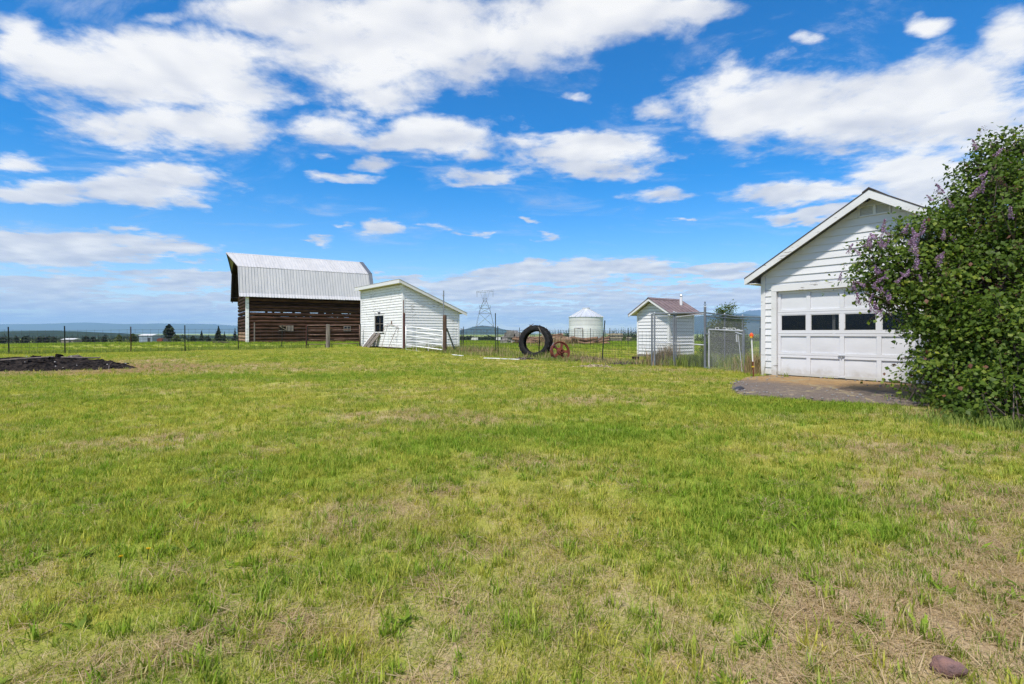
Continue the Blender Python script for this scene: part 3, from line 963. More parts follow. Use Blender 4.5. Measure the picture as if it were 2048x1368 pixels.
# ---- lean-to shed
def shed():
    c = Vector((-5.81, 28.0, 0)); z0 = EYE - .85
    g = thing('shed', 'white clapboard shed with flaking paint and a single sloping roof', 'shed', (c.x, c.y, z0), RZ)
    Ly, Lx = 6.2, 3.45
    H0, sl_ = 3.50, .406
    wt = lambda x: H0 - sl_ * x
    wy0, wy1, wz0, wz1 = 2.55, 3.90, .92, 1.86        # window opening
    m = MB()
    m.box(0.0, .10, 0.10, wy0, 0.05, H0 - .02); m.box(0.0, .10, wy1, Ly, 0.05, H0 - .02); m.box(0.0, .10, wy0, wy1, 0.05, wz0); m.box(0.0, .10, wy0, wy1, wz1, H0 - .02)
    m.build('wall', M['grey_wood'], g)
    m = MB(); m.prism([(0, .05), (Lx, .05), (Lx, wt(Lx) - .02), (0, H0 - .02)], 0.0, 0.098, 'y'); m.build('wall', M['grey_wood'], g)
    m = MB(); m.box(Lx - .1, Lx, .1, Ly, .05, wt(Lx) - .02); m.build('wall', M['white_peel'], g)
    m = MB(); m.prism([(0.1, .05), (Lx - .1, .05), (Lx - .1, wt(Lx) + .0), (.1, wt(.1) - .03)], Ly - .1, Ly - .002, 'y'); m.build('wall', M['white_peel'], g)
    m = MB(); m.box(.02, Lx - .02, .02, Ly - .02, -.3, .045); m.build('foundation', M['dark_wood'], g)
    P = .148
    z = .06
    while z < H0 - .06:
        z1 = min(z + P, H0 - .03)
        holes = [(wy0 - .09, wy1 + .09)] if (z1 > wz0 - .08 and z < wz1 + .08) else []
        clap(g, M['white_peel'], 'x-', [(s, e, s, e) for s, e in span_minus(.09, Ly - .08, holes)], z + .005, z1 - .005, 0.0, .024)
        xe0, xe1 = min(Lx - .08, (H0 - .03 - z) / sl_), min(Lx - .08, (H0 - .03 - z1) / sl_)
        if xe0 > .12:
            clap(g, M['white_peel'], 'y-', [(.09, xe0, .09, max(xe1, .091))], z + .005, z1 - .005, 0.0, .024)
        z += P
    for (bx, by, h) in (((-.034, .085), (-.034, .085), H0 - .03), ((-.034, 0), (Ly - .09, Ly + .01), H0 - .03), ((Lx - .09, Lx + .012), (-.034, 0), wt(Lx) - .02)):
        m = MB(); m.box(bx[0], bx[1], by[0], by[1], .03, h); m.build('corner_board', M['white'], g)
    # window
    m = MB()
    t = .085
    m.box(-.04, .02, wy0 - t, wy1 + t, wz1, wz1 + t); m.box(-.055, .02, wy0 - t - .02, wy1 + t + .02, wz0 - t * .8, wz0)
    m.box(-.04, .02, wy0 - t, wy0, wz0 + .001, wz1 - .001); m.box(-.04, .02, wy1, wy1 + t, wz0 + .001, wz1 - .001)
    w = m.build('window', M['white_trim'], g)
    m = MB(); m.box(.045, .049, wy0, wy1, wz0, wz1); m.build('window_pane', M['glass'], w)
    m = MB(); ym, zm = (wy0 + wy1) / 2, (wz0 + wz1) / 2
    m.box(.022, .043, ym - .016, ym + .016, wz0, wz1); m.box(.022, .042, wy0, ym - .017, zm - .016, zm + .016); m.box(.022, .042, ym + .017, wy1, zm - .016, zm + .016)
    m.build('glazing_bar', M['grey_wood'], w)
    m = MB(); m.box(.16, Lx - .14, .16, Ly - .16, .05, .06); m.box(1.6, 1.64, .2, Ly - .2, .06, wt(1.6) - .1); m.build('lining', M['inner_dark'], g)  # near-black sheets, interior shade painted as colour
    # roof slab with pale fascia
    m = MB(); m.prism([(-.30, wt(-.30) + .0), (Lx + .38, wt(Lx + .38) + .0), (Lx + .38, wt(Lx + .38) + .05), (-.30, wt(-.30) + .05)], -.22, Ly + .25, 'y'); m.build('roof_deck', M['fascia'], g)
    m = MB(); m.prism([(-.34, wt(-.34) + .052), (Lx + .42, wt(Lx + .42) + .052), (Lx + .42, wt(Lx + .42) + .07), (-.34, wt(-.34) + .07)], -.26, Ly + .29, 'y'); m.build('roof_sheet', M['tin'], g)
    m = MB(); m.prism([(-.302, wt(-.30) - .11), (Lx + .38, wt(Lx + .38) - .11), (Lx + .38, wt(Lx + .38) + .048), (-.302, wt(-.30) + .048)], -.245, -.222, 'y'); m.build('fascia', M['fascia'], g)
    m = MB(); m.box(-.33, -.304, -.245, Ly + .25, wt(-.30) - .13, wt(-.30) + .05); m.build('fascia', M['white'], g)
    # bracket over the window
    m = MB(); m.box(-.09, -.02, 3.05, 3.30, 2.02, 2.07); m.tube([(-.06, 3.18, 2.0), (-.10, 3.18, 1.95)], .03); m.build('lamp_bracket', M['truck_dark'], g)
    return g


SHED = shed()


# ---- pump house
def pump_house():
    c = Vector((6.73, 22.5, 0)); z0 = EYE - 1.10
    g = thing('pump_house', 'small white pump house with a red metal gable roof behind the chain link fence', 'outbuilding', (c.x, c.y, z0), RZ)
    Ly, Lx = 1.72, 1.75; yc = .86; pk = 2.63; sl_ = .60
    rt = lambda y: pk - sl_ * abs(y - yc)
    m = MB(); m.prism([(0, .13), (Ly, .13), (Ly, rt(Ly) - .08), (yc, pk - .08), (0, rt(0) - .08)], 0, Lx, 'x'); m.build('wall', M['grey_wood'], g)
    m = MB(); m.box(-.03, Lx + .03, -.03, Ly + .03, -.3, .125); m.build('foundation', M['concrete'], g)
    P = .146; z = .14
    while z < pk - .2:
        z1 = z + P
        lim = lambda zz: (max(.07, yc - (pk - .11 - zz) / sl_), min(Ly - .07, yc + (pk - .11 - zz) / sl_))
        l0, h0 = lim(z); l1, h1 = lim(z1)
        if h1 < l1: l1 = h1 = yc
        if h0 - l0 > .05: clap(g, M['white'], 'x-', [(l0, h0, l1, h1)], z + .006, z1 - .006, 0, .028)
        if z1 < rt(0) - .08: clap(g, M['white'], 'y-', [(.07, Lx - .07, .07, Lx - .07)], z + .006, z1 - .006, 0, .028)
        z = z1
    for bx, by in (((-.03, .066), (-.03, .066)), ((-.03, 0), (Ly - .066, Ly + .01)), ((Lx - .066, Lx + .01), (-.03, 0))):
        m = MB(); m.box(bx[0], bx[1], by[0], by[1], .128, rt(0) - .09); m.build('corner_board', M['white_trim'], g)
    x0, x1 = -.28, Lx + .25; ov = .27
    for sgn in (1, -1):
        ye = yc + sgn * (yc + ov)
        q = lambda y, dz: (y, rt(y) + dz)
        m = MB(); m.prism([q(yc, -.012), q(ye, -.012), q(ye, -.035), q(yc, -.035)], x0 + .004, x1 - .004, 'x'); m.build('roof_deck', M['white_trim'], g)
        m = MB(); m.prism([q(yc, -.014), q(ye, -.014), q(ye, -.115), q(yc, -.125)], x0 - .024, x0, 'x'); m.build('barge_board', M['white_trim'], g)
        ns = 4
        for k in range(ns):
            a = x0 - .04 + (x1 - x0 + .06) * k / ns; b = x0 - .04 + (x1 - x0 + .06) * (k + 1) / ns - .003
            m = MB(); m.prism([q(yc, 0), q(ye + sgn * .03, 0), q(ye + sgn * .03, -.009), q(yc, -.009)], a, b, 'x')
            for r in (.03, .5, .97):
                xx = a + (b - a) * r
                m.prism([q(yc, .001), q(ye + sgn * .03, .001), q(ye + sgn * .03, .022), q(yc, .022)], xx - .012, xx + .012, 'x')
            m.build('roof_sheet', M['roof_red'], g)
    m = MB(); m.prism([(yc - .1, rt(yc - .1) + .024), (yc, pk + .026), (yc + .1, rt(yc + .1) + .024), (yc, pk + .04)], x0 - .05, x1 + .03, 'x'); m.build('ridge_cap', M['roof_red'], g)
    m = MB(); cx_, cy_ = 1.42, .42
    m.tube([(cx_, cy_, rt(cy_) - .02), (cx_, cy_, rt(cy_) + .36)], .065, 10); fl = m.build('flue_pipe', M['white'], g)
    m = MB(); m.tube([(cx_, cy_, rt(cy_) + .36), (cx_, cy_, rt(cy_) + .40), (cx_, cy_, rt(cy_) + .41), (cx_, cy_, rt(cy_) + .47)], [.05, .05, .08, .05], 10); m.build('flue_cap', M['galv'], fl)
    m = MB(); m.tube([(x0 + .02, Ly + ov + .05, rt(Ly + ov) - .02), (x0 + .02, Ly + ov + .06, rt(Ly + ov) - .10), (x0 + .02, Ly + ov + .0, rt(Ly + ov) - .12)], .014); m.tube([(x0 + .02, Ly + ov + .055, rt(Ly + ov) - .035), (x1 - .02, Ly + ov + .055, rt(Ly + ov) - .035)], .03); m.build('gutter', M['galv'], g)
    return g


pump_house()


# ---- log barn
BRZ = math.atan2(.540, .842)


def barn():
    c = Vector((-20.6, 41.0, 0)); z0 = EYE - .82
    g = thing('barn', 'dark log barn with a gambrel roof of bare tin sheets', 'barn', (c.x, c.y, z0), BRZ)
    Lx, Wy = 9.9, 6.8; yc = Wy / 2
    rnd = random.Random(5)
    P = .272

    def log(p0, p1, rad, mat=M['log'], name='log'):
        m = MB()
        p0, p1 = Vector(p0), Vector(p1)
        n = 9
        pts = []; rr = []
        for i in range(n + 1):
            t = i / n
            q = p0.lerp(p1, t)
            q.z += rnd.uniform(-.012, .012)
            q.x += rnd.uniform(-.008, .008); q.y += rnd.uniform(-.012, .012)
            pts.append(q); rr.append(rad * (1 + rnd.uniform(-.05, .05)))
        m.tube(pts, rr, 8)
        return m.build(name, mat, g, smooth=True)
    openings = []                                    # slits where chinking is gone
    slit = {8: .04, 9: .058}
    zc = .10
    k = 0
    walls = []
    hatch = (2.25, 3.2); win = (7.3, 7.9)
    while zc < 3.85:
        rad = .150
        gap = slit.get(k, 0)
        zc += gap
        spans = [(-.12, Lx + .12)]
        if k in (4, 5):
            spans = [(s, e) for s, e in span_minus(-.12, Lx + .12, [hatch, win] if k == 4 else [])] if k == 4 else spans
        for s, e in spans:
            log((s, 0.0, zc), (e, 0.0, zc), rad)
        if zc < 2.2 or zc > 3.3:
            log((-.12, Wy, zc), (Lx + .12, Wy, zc), rad)
        log((0, .14, zc + .12), (0, Wy - .14, zc + .12), .15, M['log_sunlit'] if k < 3 else M['log'])  # lowest end logs paler, painting the sunlit foot of the wall
        log((Lx, .14, zc + .12), (Lx, Wy - .14, zc + .12), .15)
        zc += P
        k += 1
    # chinking blocks in the open slits
    for kk, zz in ((8, .10 + 8 * P + .055 / 2 - P / 2 + .135), (9, .10 + 9 * P + .055 + .075 / 2 - P / 2 + .135)):
        m = MB()
        x = 1.2
        while x < Lx:
            wd = rnd.uniform(.08, .7)
            m.box(x, x + wd, -.06, .06, zz - .22, zz + .10)
            x += wd + (rnd.uniform(.05, .25) if rnd.random() < .55 else rnd.uniform(.3, .7))
        m.build('chinking', M['dark_wood'], g)
    # hatch: slatted grey cover with a fresh yellow board
    m = MB(); m.box(hatch[0] - .06, hatch[1] + .06, -.17, -.13, 1.00, 1.05); m.box(hatch[0] - .06, hatch[1] + .06, -.17, -.13, 1.36, 1.41)
    h = m.build('hatch', M['grey_wood'], g)
    for q in range(5):
        a = hatch[0] + .56 + q * .096
        m = MB(); m.box(a, a + .085, -.19, -.172, .98, 1.43); m.build('slat', M['grey_wood'], h)
    m = MB(); m.bar((hatch[0] + .02, -.19, 1.34), (hatch[0] + .5, -.19, 1.06), .06, .03); m.bar((hatch[0] + .50, -.19, 1.40), (hatch[0] + .50, -.19, 1.02), .06, .03); m.bar((hatch[0] + .02, -.186, 1.385), (hatch[0] + .46, -.186, 1.385), .05, .03)
    m.build('brace_board', M['pale_timber'], h)
    m = MB(); m.box(hatch[0] - .05, hatch[1] + .05, .02, .06, .98, 1.43); m.build('hatch_backing', M['dark_wood'], h)
    # small four pane window
    m = MB(); a, b, zl, zh = win[0], win[1], .98, 1.42
    for (q0, q1, r0, r1) in ((a, b, zl, zl + .06), (a, b, zh - .06, zh), (a, a + .06, zl + .061, zh - .061), (b - .06, b, zl + .061, zh - .061), ((a + b) / 2 - .03, (a + b) / 2 + .03, zl + .061, zh - .061)):
        m.box(q0, q1, -.18, -.13, r0, r1)
    m.box(a + .061, (a + b) / 2 - .031, -.178, -.132, 1.18, 1.22); m.box((a + b) / 2 + .031, b - .061, -.178, -.132, 1.18, 1.22)
    w = m.build('window', M['grey_wood'], g)
    m = MB(); m.box(a, b, -.125, -.12, zl, zh); m.build('window_pane', M['glass'], w)
    m = MB(); m.box(-.19, -.155, -.17, .06, -.05, 3.7); m.box(-.155, .03, -.19, -.155, -.05, 3.7); m.build('corner_board', M['white_peel'], g)
    # gable ends of dark vertical boards
    prof = [(-.5, 3.62), (-.1, 3.98), (.75, 6.05), (yc, 7.38), (Wy - .75, 6.05), (Wy + .1, 3.98), (Wy + .5, 3.62)]

    def ztop(y):
        for (a0, z0_), (a1, z1_) in zip(prof[:-1], prof[1:]):
            if a0 <= y <= a1: return z0_ + (z1_ - z0_) * (y - a0) / (a1 - a0)
        return 3.6
    for xx in (-.08, Lx + .02):
        y = 0.02
        while y < Wy - .05:
            wd = min(.34, Wy - .02 - y)
            if xx > 0 or not (2.6 < y < 4.2 and False):
                m = MB(); m.prism([(y, 3.70), (y + wd - .012, 3.70), (y + wd - .012, ztop(y + wd) - .10), (y, ztop(y) - .10)], xx, xx + .03, 'x'); m.build('gable_board', M['dark_wood'], g)
            y += wd
    # roof: sheets of ribbed tin, course by course
    X0, X1 = -.67, 10.0
    ns = 16
    for side in (0, 1):
        pr = prof[:4] if side == 0 else [prof[6], prof[5], prof[4], prof[3]]
        for ci, (q0, q1) in enumerate(zip(pr[:-1], pr[1:])):
            d = Vector((q1[0] - q0[0], q1[1] - q0[1])); nv = Vector((-d.y, d.x)).normalized()
            if nv.y < 0: nv = -nv
            lap = .05 if ci else 0
            A = Vector(q0) - d.normalized() * (.06 if ci else 0) + nv * (.035 if ci else 0)
            B = Vector(q1) + nv * (.035 if ci else .0)
            for s in range(ns):
                a = X0 + (X1 - X0) * s / ns; b = X0 + (X1 - X0) * (s + 1) / ns - .004
                ex0 = ex1 = 0
                tilt = rnd.uniform(-.006, .010)
                A2 = A + nv * tilt; B2 = B + nv * rnd.uniform(-.004, .006)
                m = MB()
                hood = (ci == 2 and s == 0)
                xb = a - .62 if hood else a
                def slab(p, r, xa0, xa1, xb0, xb1, t0, t1):
                    m.hexa([(xa0, p.x + nv.x * t0, p.y + nv.y * t0), (xa1, p.x + nv.x * t0, p.y + nv.y * t0), (xa1, p.x + nv.x * t1, p.y + nv.y * t1), (xa0, p.x + nv.x * t1, p.y + nv.y * t1),
                            (xb0, r.x + nv.x * t0, r.y + nv.y * t0), (xb1, r.x + nv.x * t0, r.y + nv.y * t0), (xb1, r.x + nv.x * t1, r.y + nv.y * t1), (xb0, r.x + nv.x * t1, r.y + nv.y * t1)])
                slab(A2, B2, a, b, xb, b, 0, .012)
                for r in (.03, .36, .68):
                    xx = a + (b - a) * r
                    x2 = xb + (b - xb) * r
                    slab(A2, B2, xx, xx + .035, x2, x2 + .035, .0125, .055)
                m.build('roof_sheet', M['tin'], g)
            # dark rafters / boards below
            m = MB()
            for s in range(9):
                xx = X0 + .15 + (X1 - X0 - .3) * s / 8
                p0 = A - nv * .10; p1 = B - nv * .10
                m.bar((xx, p0.x, p0.y), (xx, p1.x, p1.y), .07, .12)
            m.build('rafter', M['dark_wood'], g)
            m = MB()
            p0 = A - nv * .03; p1 = B - nv * .03
            m.hexa([(X0 + .02, p0.x, p0.y), (X1 - .02, p0.x, p0.y), (X1 - .02, p0.x + nv.x * .015, p0.y + nv.y * .015), (X0 + .02, p0.x + nv.x * .015, p0.y + nv.y * .015),
                    (X0 + .02, p1.x, p1.y), (X1 - .02, p1.x, p1.y), (X1 - .02, p1.x + nv.x * .015, p1.y + nv.y * .015), (X0 + .02, p1.x + nv.x * .015, p1.y + nv.y * .015)])
            m.build('roof_boarding', M['dark_wood'], g)
            # verge flashing at the far end
            if ci >= 1:
                m = MB()
                p0 = A + nv * .05; p1 = B + nv * .05
                m.hexa([(X1 - .30, p0.x, p0.y), (X1 + .03, p0.x, p0.y), (X1 + .03, p0.x + nv.x * .02, p0.y + nv.y * .02), (X1 - .30, p0.x + nv.x * .02, p0.y + nv.y * .02),
                        (X1 - .30, p1.x, p1.y), (X1 + .03, p1.x, p1.y), (X1 + .03, p1.x + nv.x * .02, p1.y + nv.y * .02), (X1 - .30, p1.x + nv.x * .02, p1.y + nv.y * .02)])
                m.build('verge_flashing', M['tin_dark'], g)
    m = MB()
    rz = prof[3][1] + .05
    m.prism([(yc - .16, rz - .07), (yc, rz), (yc + .16, rz - .07), (yc, rz + .03)], X0 - .62, X1 + .02, 'x'); m.build('ridge_cap', M['tin'], g)
    # hay hood beam
    m = MB(); m.bar((X0 - .5, yc, rz - .2), (1.0, yc, rz - .2), .12, .16); m.build('hood_beam', M['dark_wood'], g)
    m = MB()
    for sgn in (-1, 1):
        m.hexa([(X0 - .02, yc + sgn * (yc - .75), 5.98), (X0 - .55, yc + sgn * .05, rz - .17), (X0 - .50, yc + sgn * .05, rz - .17), (X0 + .03, yc + sgn * (yc - .75), 5.98),
                (X0 - .02, yc + sgn * (yc - .75), 6.06), (X0 - .55, yc + sgn * .05, rz - .06), (X0 - .50, yc + sgn * .05, rz - .06), (X0 + .03, yc + sgn * (yc - .75), 6.06)])
    m.build('hood_board', M['dark_wood'], g)
    # inside: dirt floor darkness comes from the roof; a loft floor closes the top
    m = MB(); m.box(.2, Lx - .2, .2, Wy - .2, 3.72, 3.78); m.build('loft_floor', M['dark_wood'], g)
    return g


barn()


# ---- grain bin
def grain_bin():
    Y = 84.0; p = at(1172, Y); R = 34.0 / F * Y
    z0 = p.z
    top = EYE + (HZ - 634) / F * Y - z0; apex = EYE + (HZ - 617) / F * Y - z0
    g = thing('grain_bin', 'round white grain bin with a conical ribbed roof beyond the wire fence', 'silo', p)
    n = 40
    m = MB()
    rows = 7
    for r in range(rows):
        za, zb = -.6 + (top + .6) * r / rows, -.6 + (top + .6) * (r + 1) / rows - .03
        rad = R * (1 + .002 * (r % 2))
        v = []; f = []
        for k in range(n):
            a = 2 * math.pi * k / n
            v += [(rad * math.cos(a), rad * math.sin(a), za), (rad * math.cos(a), rad * math.sin(a), zb)]
        for k in range(n):
            j = (k + 1) % n
            f.append((2 * k, 2 * j, 2 * j + 1, 2 * k + 1))
        mm = MB(); mm.add(v, f); mm.build('wall_ring', M['bin_white'], g, smooth=True)
    m = MB(); v = []; f = []
    for k in range(n):
        a = 2 * math.pi * k / n
        v += [(R * 1.03 * math.cos(a), R * 1.03 * math.sin(a), top - .05), (.55 * math.cos(a), .55 * math.sin(a), apex - .1)]
    for k in range(n):
        j = (k + 1) % n
        f.append((2 * k, 2 * j, 2 * j + 1, 2 * k + 1))
    m.add(v, f)
    roof = m.build('roof', M['bin_roof'], g)
    for k in range(20):
        a = 2 * math.pi * (k + .5) / 20
        m = MB(); m.bar((R * 1.04 * math.cos(a), R * 1.04 * math.sin(a), top - .02), (.5 * math.cos(a), .5 * math.sin(a), apex - .06), .07, .07); m.build('roof_rib', M['bin_roof'], roof)
    m = MB(); m.tube([(0, 0, apex - .15), (0, 0, apex + .12)], .6, 14); m.build('roof_cap', M['galv'], roof)
    m = MB(); a = math.radians(-122)
    ca, sa = math.cos(a), math.sin(a); tx, ty = -sa, ca
    def pp(s, o, z): return (ca * (R + o) + tx * s, sa * (R + o) + ty * s, z)
    m.hexa([pp(-.65, -.1, .1), pp(.65, -.1, .1), pp(.65, .06, .1), pp(-.65, .06, .1), pp(-.65, -.1, 2.1), pp(.65, -.1, 2.1), pp(.65, .06, 2.1), pp(-.65, .06, 2.1)])
    d = m.build('door', M['bin_white'], g)
    m = MB(); m.bar(pp(-.68, .09, 0), pp(-.68, .09, 2.2), .08); m.bar(pp(.68, .09, 0), pp(.68, .09, 2.2), .08); m.bar(pp(-.72, .09, 2.22), pp(.72, .09, 2.22), .08); m.build('door_frame', M['grey_wood'], d)


grain_bin()


# ---- lattice transmission tower
def tower():
    Y = 520.0
    k = Y / F
    p = Vector((X(970, Y), Y, gz(X(970, Y), Y)))
    g = thing('transmission_tower', 'steel lattice transmission tower standing in front of the blue hill', 'pylon', p)
    zz = lambda py: EYE + (HZ - py) * k - p.z
    lv = [(688, 27), (653, 17.5), (627, 12), (617, 9), (603, 3.5), (596, 3.0)]   # (level, half width) in photo px
    m = MB()
    t = .22
    for sx in (-1, 1):
        for sy in (-1, 1):
            for (a, wa), (b, wb) in zip(lv[:-1], lv[1:]):
                m.bar((sx * wa * k, sy * wa * k * .7, zz(a)), (sx * wb * k, sy * wb * k * .7, zz(b)), t)
    m.build('leg', M['steel_far'], g)
    m = MB()
    for (a, wa), (b, wb) in zip(lv[:-1], lv[1:]):
        for sy in (-1, 1):
            m.bar((-wa * k, sy * wa * k * .7, zz(a)), (wb * k, sy * wb * k * .7, zz(b)), t * .7); m.bar((wa * k, sy * wa * k * .7, zz(a)), (-wb * k, sy * wb * k * .7, zz(b)), t * .7)
            m.bar((-wb * k, sy * wb * k * .7, zz(b)), (wb * k, sy * wb * k * .7, zz(b)), t * .9)
    m.build('bracing', M['steel_far'], g)
    m = MB()
    # open window above the waist and the flat top arms
    for sx in (-1, 1):
        m.bar((sx * 3 * k, 0, zz(603)), (sx * 9 * k, 0, zz(584)), t * .8); m.bar((sx * 9 * k, 0, zz(584)), (sx * 16 * k, 0, zz(582)), t * .8)
        m.bar((sx * 3 * k, 0, zz(603)), (sx * 3 * k, 0, zz(588)), t * .5)
    m.bar((-18 * k, 0, zz(583)), (18 * k, 0, zz(579.5)), t); m.bar((-18 * k, 0, zz(586)), (18 * k, 0, zz(583)), t)
    for q in range(12):
        x0_, x1_ = (-18 + 3 * q) * k, (-18 + 3 * (q + 1)) * k
        m.bar((x0_, 0, zz(583 - 3.5 * (q / 12)) - 0), (x1_, 0, zz(586 - 3.0 * (q + 1) / 12)), t * .6)
    m.bar((-12 * k, 0, zz(611.5)), (12 * k, 0, zz(611.5)), t)
    m.build('crossarm', M['steel_far'], g)
    for q in (-16, 0, 16):
        m = MB(); m.tube([(q * k, 0, zz(584)), (q * k, 0, zz(594))], .18, 6); m.build('insulator', M['steel_far'], g)
    for q in (-11, 11):
        m = MB(); m.tube([(q * k, 0, zz(611.5)), (q * k, 0, zz(617))], .18, 6); m.build('insulator', M['steel_far'], g)


tower()


# ------------------------------------------------------------------ fences and gates
def tpost(root, p, h, mat, lean=(0, 0), name='post', w=.05):
    """steel T post with studs"""
    m = MB()
    top = Vector((lean[0], lean[1], h)); b = Vector((0, 0, -.25))
    m.bar(b, top, w, .012)
    m.bar(b + Vector((0, .018, 0)), top + Vector((0, .018, 0)), .012, w * .8)
    z = .15
    while z < h - .05:
        q = b.lerp(top, (z + .25) / (h + .25)); m.box(q.x - .012, q.x + .012, q.y - .024, q.y - .007, q.z - .008, q.z + .008)
        z += .16
    return m.build(name, mat, root, loc=p - root.location)


def wire_fence(name, label, pts, posts, wire_h, rows, vstep, r, extra_top=True, group=None, mat=None, rows_list=None):
    """pts: run of the wire (world points on the ground); posts: (point, height, lean, material)"""
    root = thing(name, label, 'fence', pts[0], 0, group)
    for (p, h, lean, pm) in posts:
        tpost(root, p, h, pm, lean)
    m = MB()
    rr = rows_list or [wire_h * q / (rows - 1) + .02 for q in range(rows)]
    o = pts[0]
    for a, b in zip(pts[:-1], pts[1:]):
        L = (b - a).length
        nseg = max(2, int(L / 1.3))
        line = []
        for i in range(nseg + 1):
            q = a.lerp(b, i / nseg); q.z = gz(q.x, q.y); line.append(q)
        for zi in rr:
            m.tube([Vector((q.x, q.y, q.z + zi + random.uniform(-.006, .006))) - o for q in line], r, 4, False)
        nv = int(L / vstep)
        for i in range(nv):
            t = (i + .5) / nv
            q = a.lerp(b, t); q.z = gz(q.x, q.y)
            j = random.uniform(-.012, .012)
            m.tube([q - o + Vector((0, 0, .01)), q - o + Vector((j, 0, rr[-1] + .03))], r * .85, 3, False)
    w = m.build('wire_mesh', mat or M['wire'], root, kind='stuff')
    return root


PD, PR = M['post_dark'], M['post_red']
Ls = [(-180, 24.2), (-60, 24.8), (18, 25.3), (130, 26.0), (262, 27.2), (370, 28.3), (477, 29.7), (563, 30.6), (613, 31.2)]
lp = [at(a, b) for a, b in Ls]
wire_fence('wire_fence', 'woven wire fence on dark steel posts along the left edge of the lawn', lp,
           [(p, 1.40 if i % 2 else 1.34, (random.uniform(-.06, .06), 0), PD if Ls[i][0] != 262 else PR) for i, p in enumerate(lp)], 1.16, 8, .30, .0048)
Rs = [(903, 24.6), (992, 24.3), (1077, 22.6), (1203, 19.7), (1303, 17.6)]
rp = [at(a, b) for a, b in Rs]
wire_fence('wire_fence', 'woven wire fence running behind the big tyre to the chain link pen', rp,
           [(rp[1], 1.93, (-.03, 0), PD), (rp[1] + Vector((.10, .05, 0)), 1.32, (-.02, 0), PD), (rp[2], 1.40, (.06, 0), PD), (rp[3], 1.57, (.13, 0), PD)], 1.12, 8, .16, .0040)
Bs = [(921, 31.5), (927, 35.5), (1039, 36.5), (1093, 37.0), (1138, 37.3), (1181, 37.6), (1220, 38), (1256, 38.4), (1300, 39)]
bp = [at(a, b) for a, b in Bs]
wire_fence('wire_fence', 'second woven wire fence in the pasture behind the white shed', bp, [(p, 1.30, (0, 0), PD) for p in bp[1:]], 1.10, 7, .34, .0062)
Fs = [(-180, 70), (-90, 70), (-40, 70), (12, 70), (65, 70), (113, 70.5), (165, 71), (210, 71.5), (256, 72), (296, 72.5), (337, 73), (376, 73.5), (416, 74), (450, 74.5), (486, 75)]
fp = [at(a, b) for a, b in Fs]
wire_fence('wire_fence', 'thin pasture fence far across the green field on the left', fp, [(p, 1.25, (random.uniform(-.06, .06), 0), PD) for p in fp], 1.05, 4, .9, .010)


def wood_post(px, Y, h, r, mat, label, lean=(0, 0), name='fence_post'):
    p = at(px, Y)
    m = MB()
    n = 10
    pts = [Vector((lean[0] * t, lean[1] * t, -.3 + (h + .3) * t)) for t in (0, .35, .7, .97, 1)]
    m.tube(pts, [r * 1.06, r * 1.03, r, r * .97, r * .8], n)
    o = m.build(name, mat, loc=p, smooth=False)
    return tag(o, label, 'post')


wood_post(656, 31.4, 1.42, .115, M['grey_wood'], 'thick grey wooden fence post standing before the dark barn')
wood_post(808, 27.35, 1.95, .060, PR, 'slim red brown steel post at the hinge end of the white gate')
wood_post(889.5, 24.85, 1.82, .095, M['brown_wood'], 'stout brown wooden post at the latch end of the white gate')
p = at(886.5, 24.95)
m = MB(); m.tube([(0, 0, -.2), (.02, 0, 2.98)], .028, 8); m.tube([(-.05, 0, 2.72), (.06, 0, 2.75)], .012, 5)
tag(m.build('pole', M['galv_dark'], loc=p), 'tall thin steel pole beside the brown wooden gate post', 'pole')
p = at(807, 27.55)
m = MB(); m.tube([(0, 0, -.2), (.0, 0, 2.62)], .026, 8)
tag(m.build('pole', M['rust_pipe'], loc=p), 'thin rusty pole rising above the red brown gate post', 'pole')
a = at(893.5, 24.9); b = at(912, 26.2)
m = MB(); m.bar(Vector((0, 0, 1.18)), b - a + Vector((0, 0, -.05)), .06)
tag(m.build('brace_pole', M['galv_dark'], loc=a), 'slanting brace propped against the brown wooden gate post', 'pole')
p = at(509, 40.6)
m = MB(); m.tube([(0, 0, -.2), (-.03, .05, 1.62)], [.06, .045], 8)
tag(m.build('pole', M['grey_wood'], loc=p), 'pale wooden pole standing against the barn wall', 'pole')


def tube_gate(name, label, A, B, zlo, zhi, nr, r, mat, uprights, group=None):
    """tubular farm gate from A to B; zlo/zhi pairs of heights at each end (above A.z)"""
    root = thing(name, label, 'gate', A, 0, group)
    d = B - A; d.z = 0
    pt = lambda t, z: Vector((d.x * t, d.y * t, z))
    for k in range(nr):
        s = k / (nr - 1)
        z0_, z1_ = zlo[0] + (zhi[0] - zlo[0]) * s, zlo[1] + (zhi[1] - zlo[1]) * s
        m = MB(); m.tube([pt(0, z0_), pt(1, z1_)], r, 8); m.build('rail', mat, root, smooth=True)
    for t in (0, 1):
        i = int(t)
        m = MB(); m.tube([pt(t, zlo[i] - .01), pt(t, zhi[i] + .01)], r * 1.1, 8); m.build('end_rail', mat, root, smooth=True)
    for t in uprights:
        m = MB(); a_ = zlo[0] * (1 - t) + zlo[1] * t; b_ = zhi[0] * (1 - t) + zhi[1] * t
        m.bar(pt(t, a_), pt(t, b_), .05, .014); m.build('upright', mat, root)
    return root


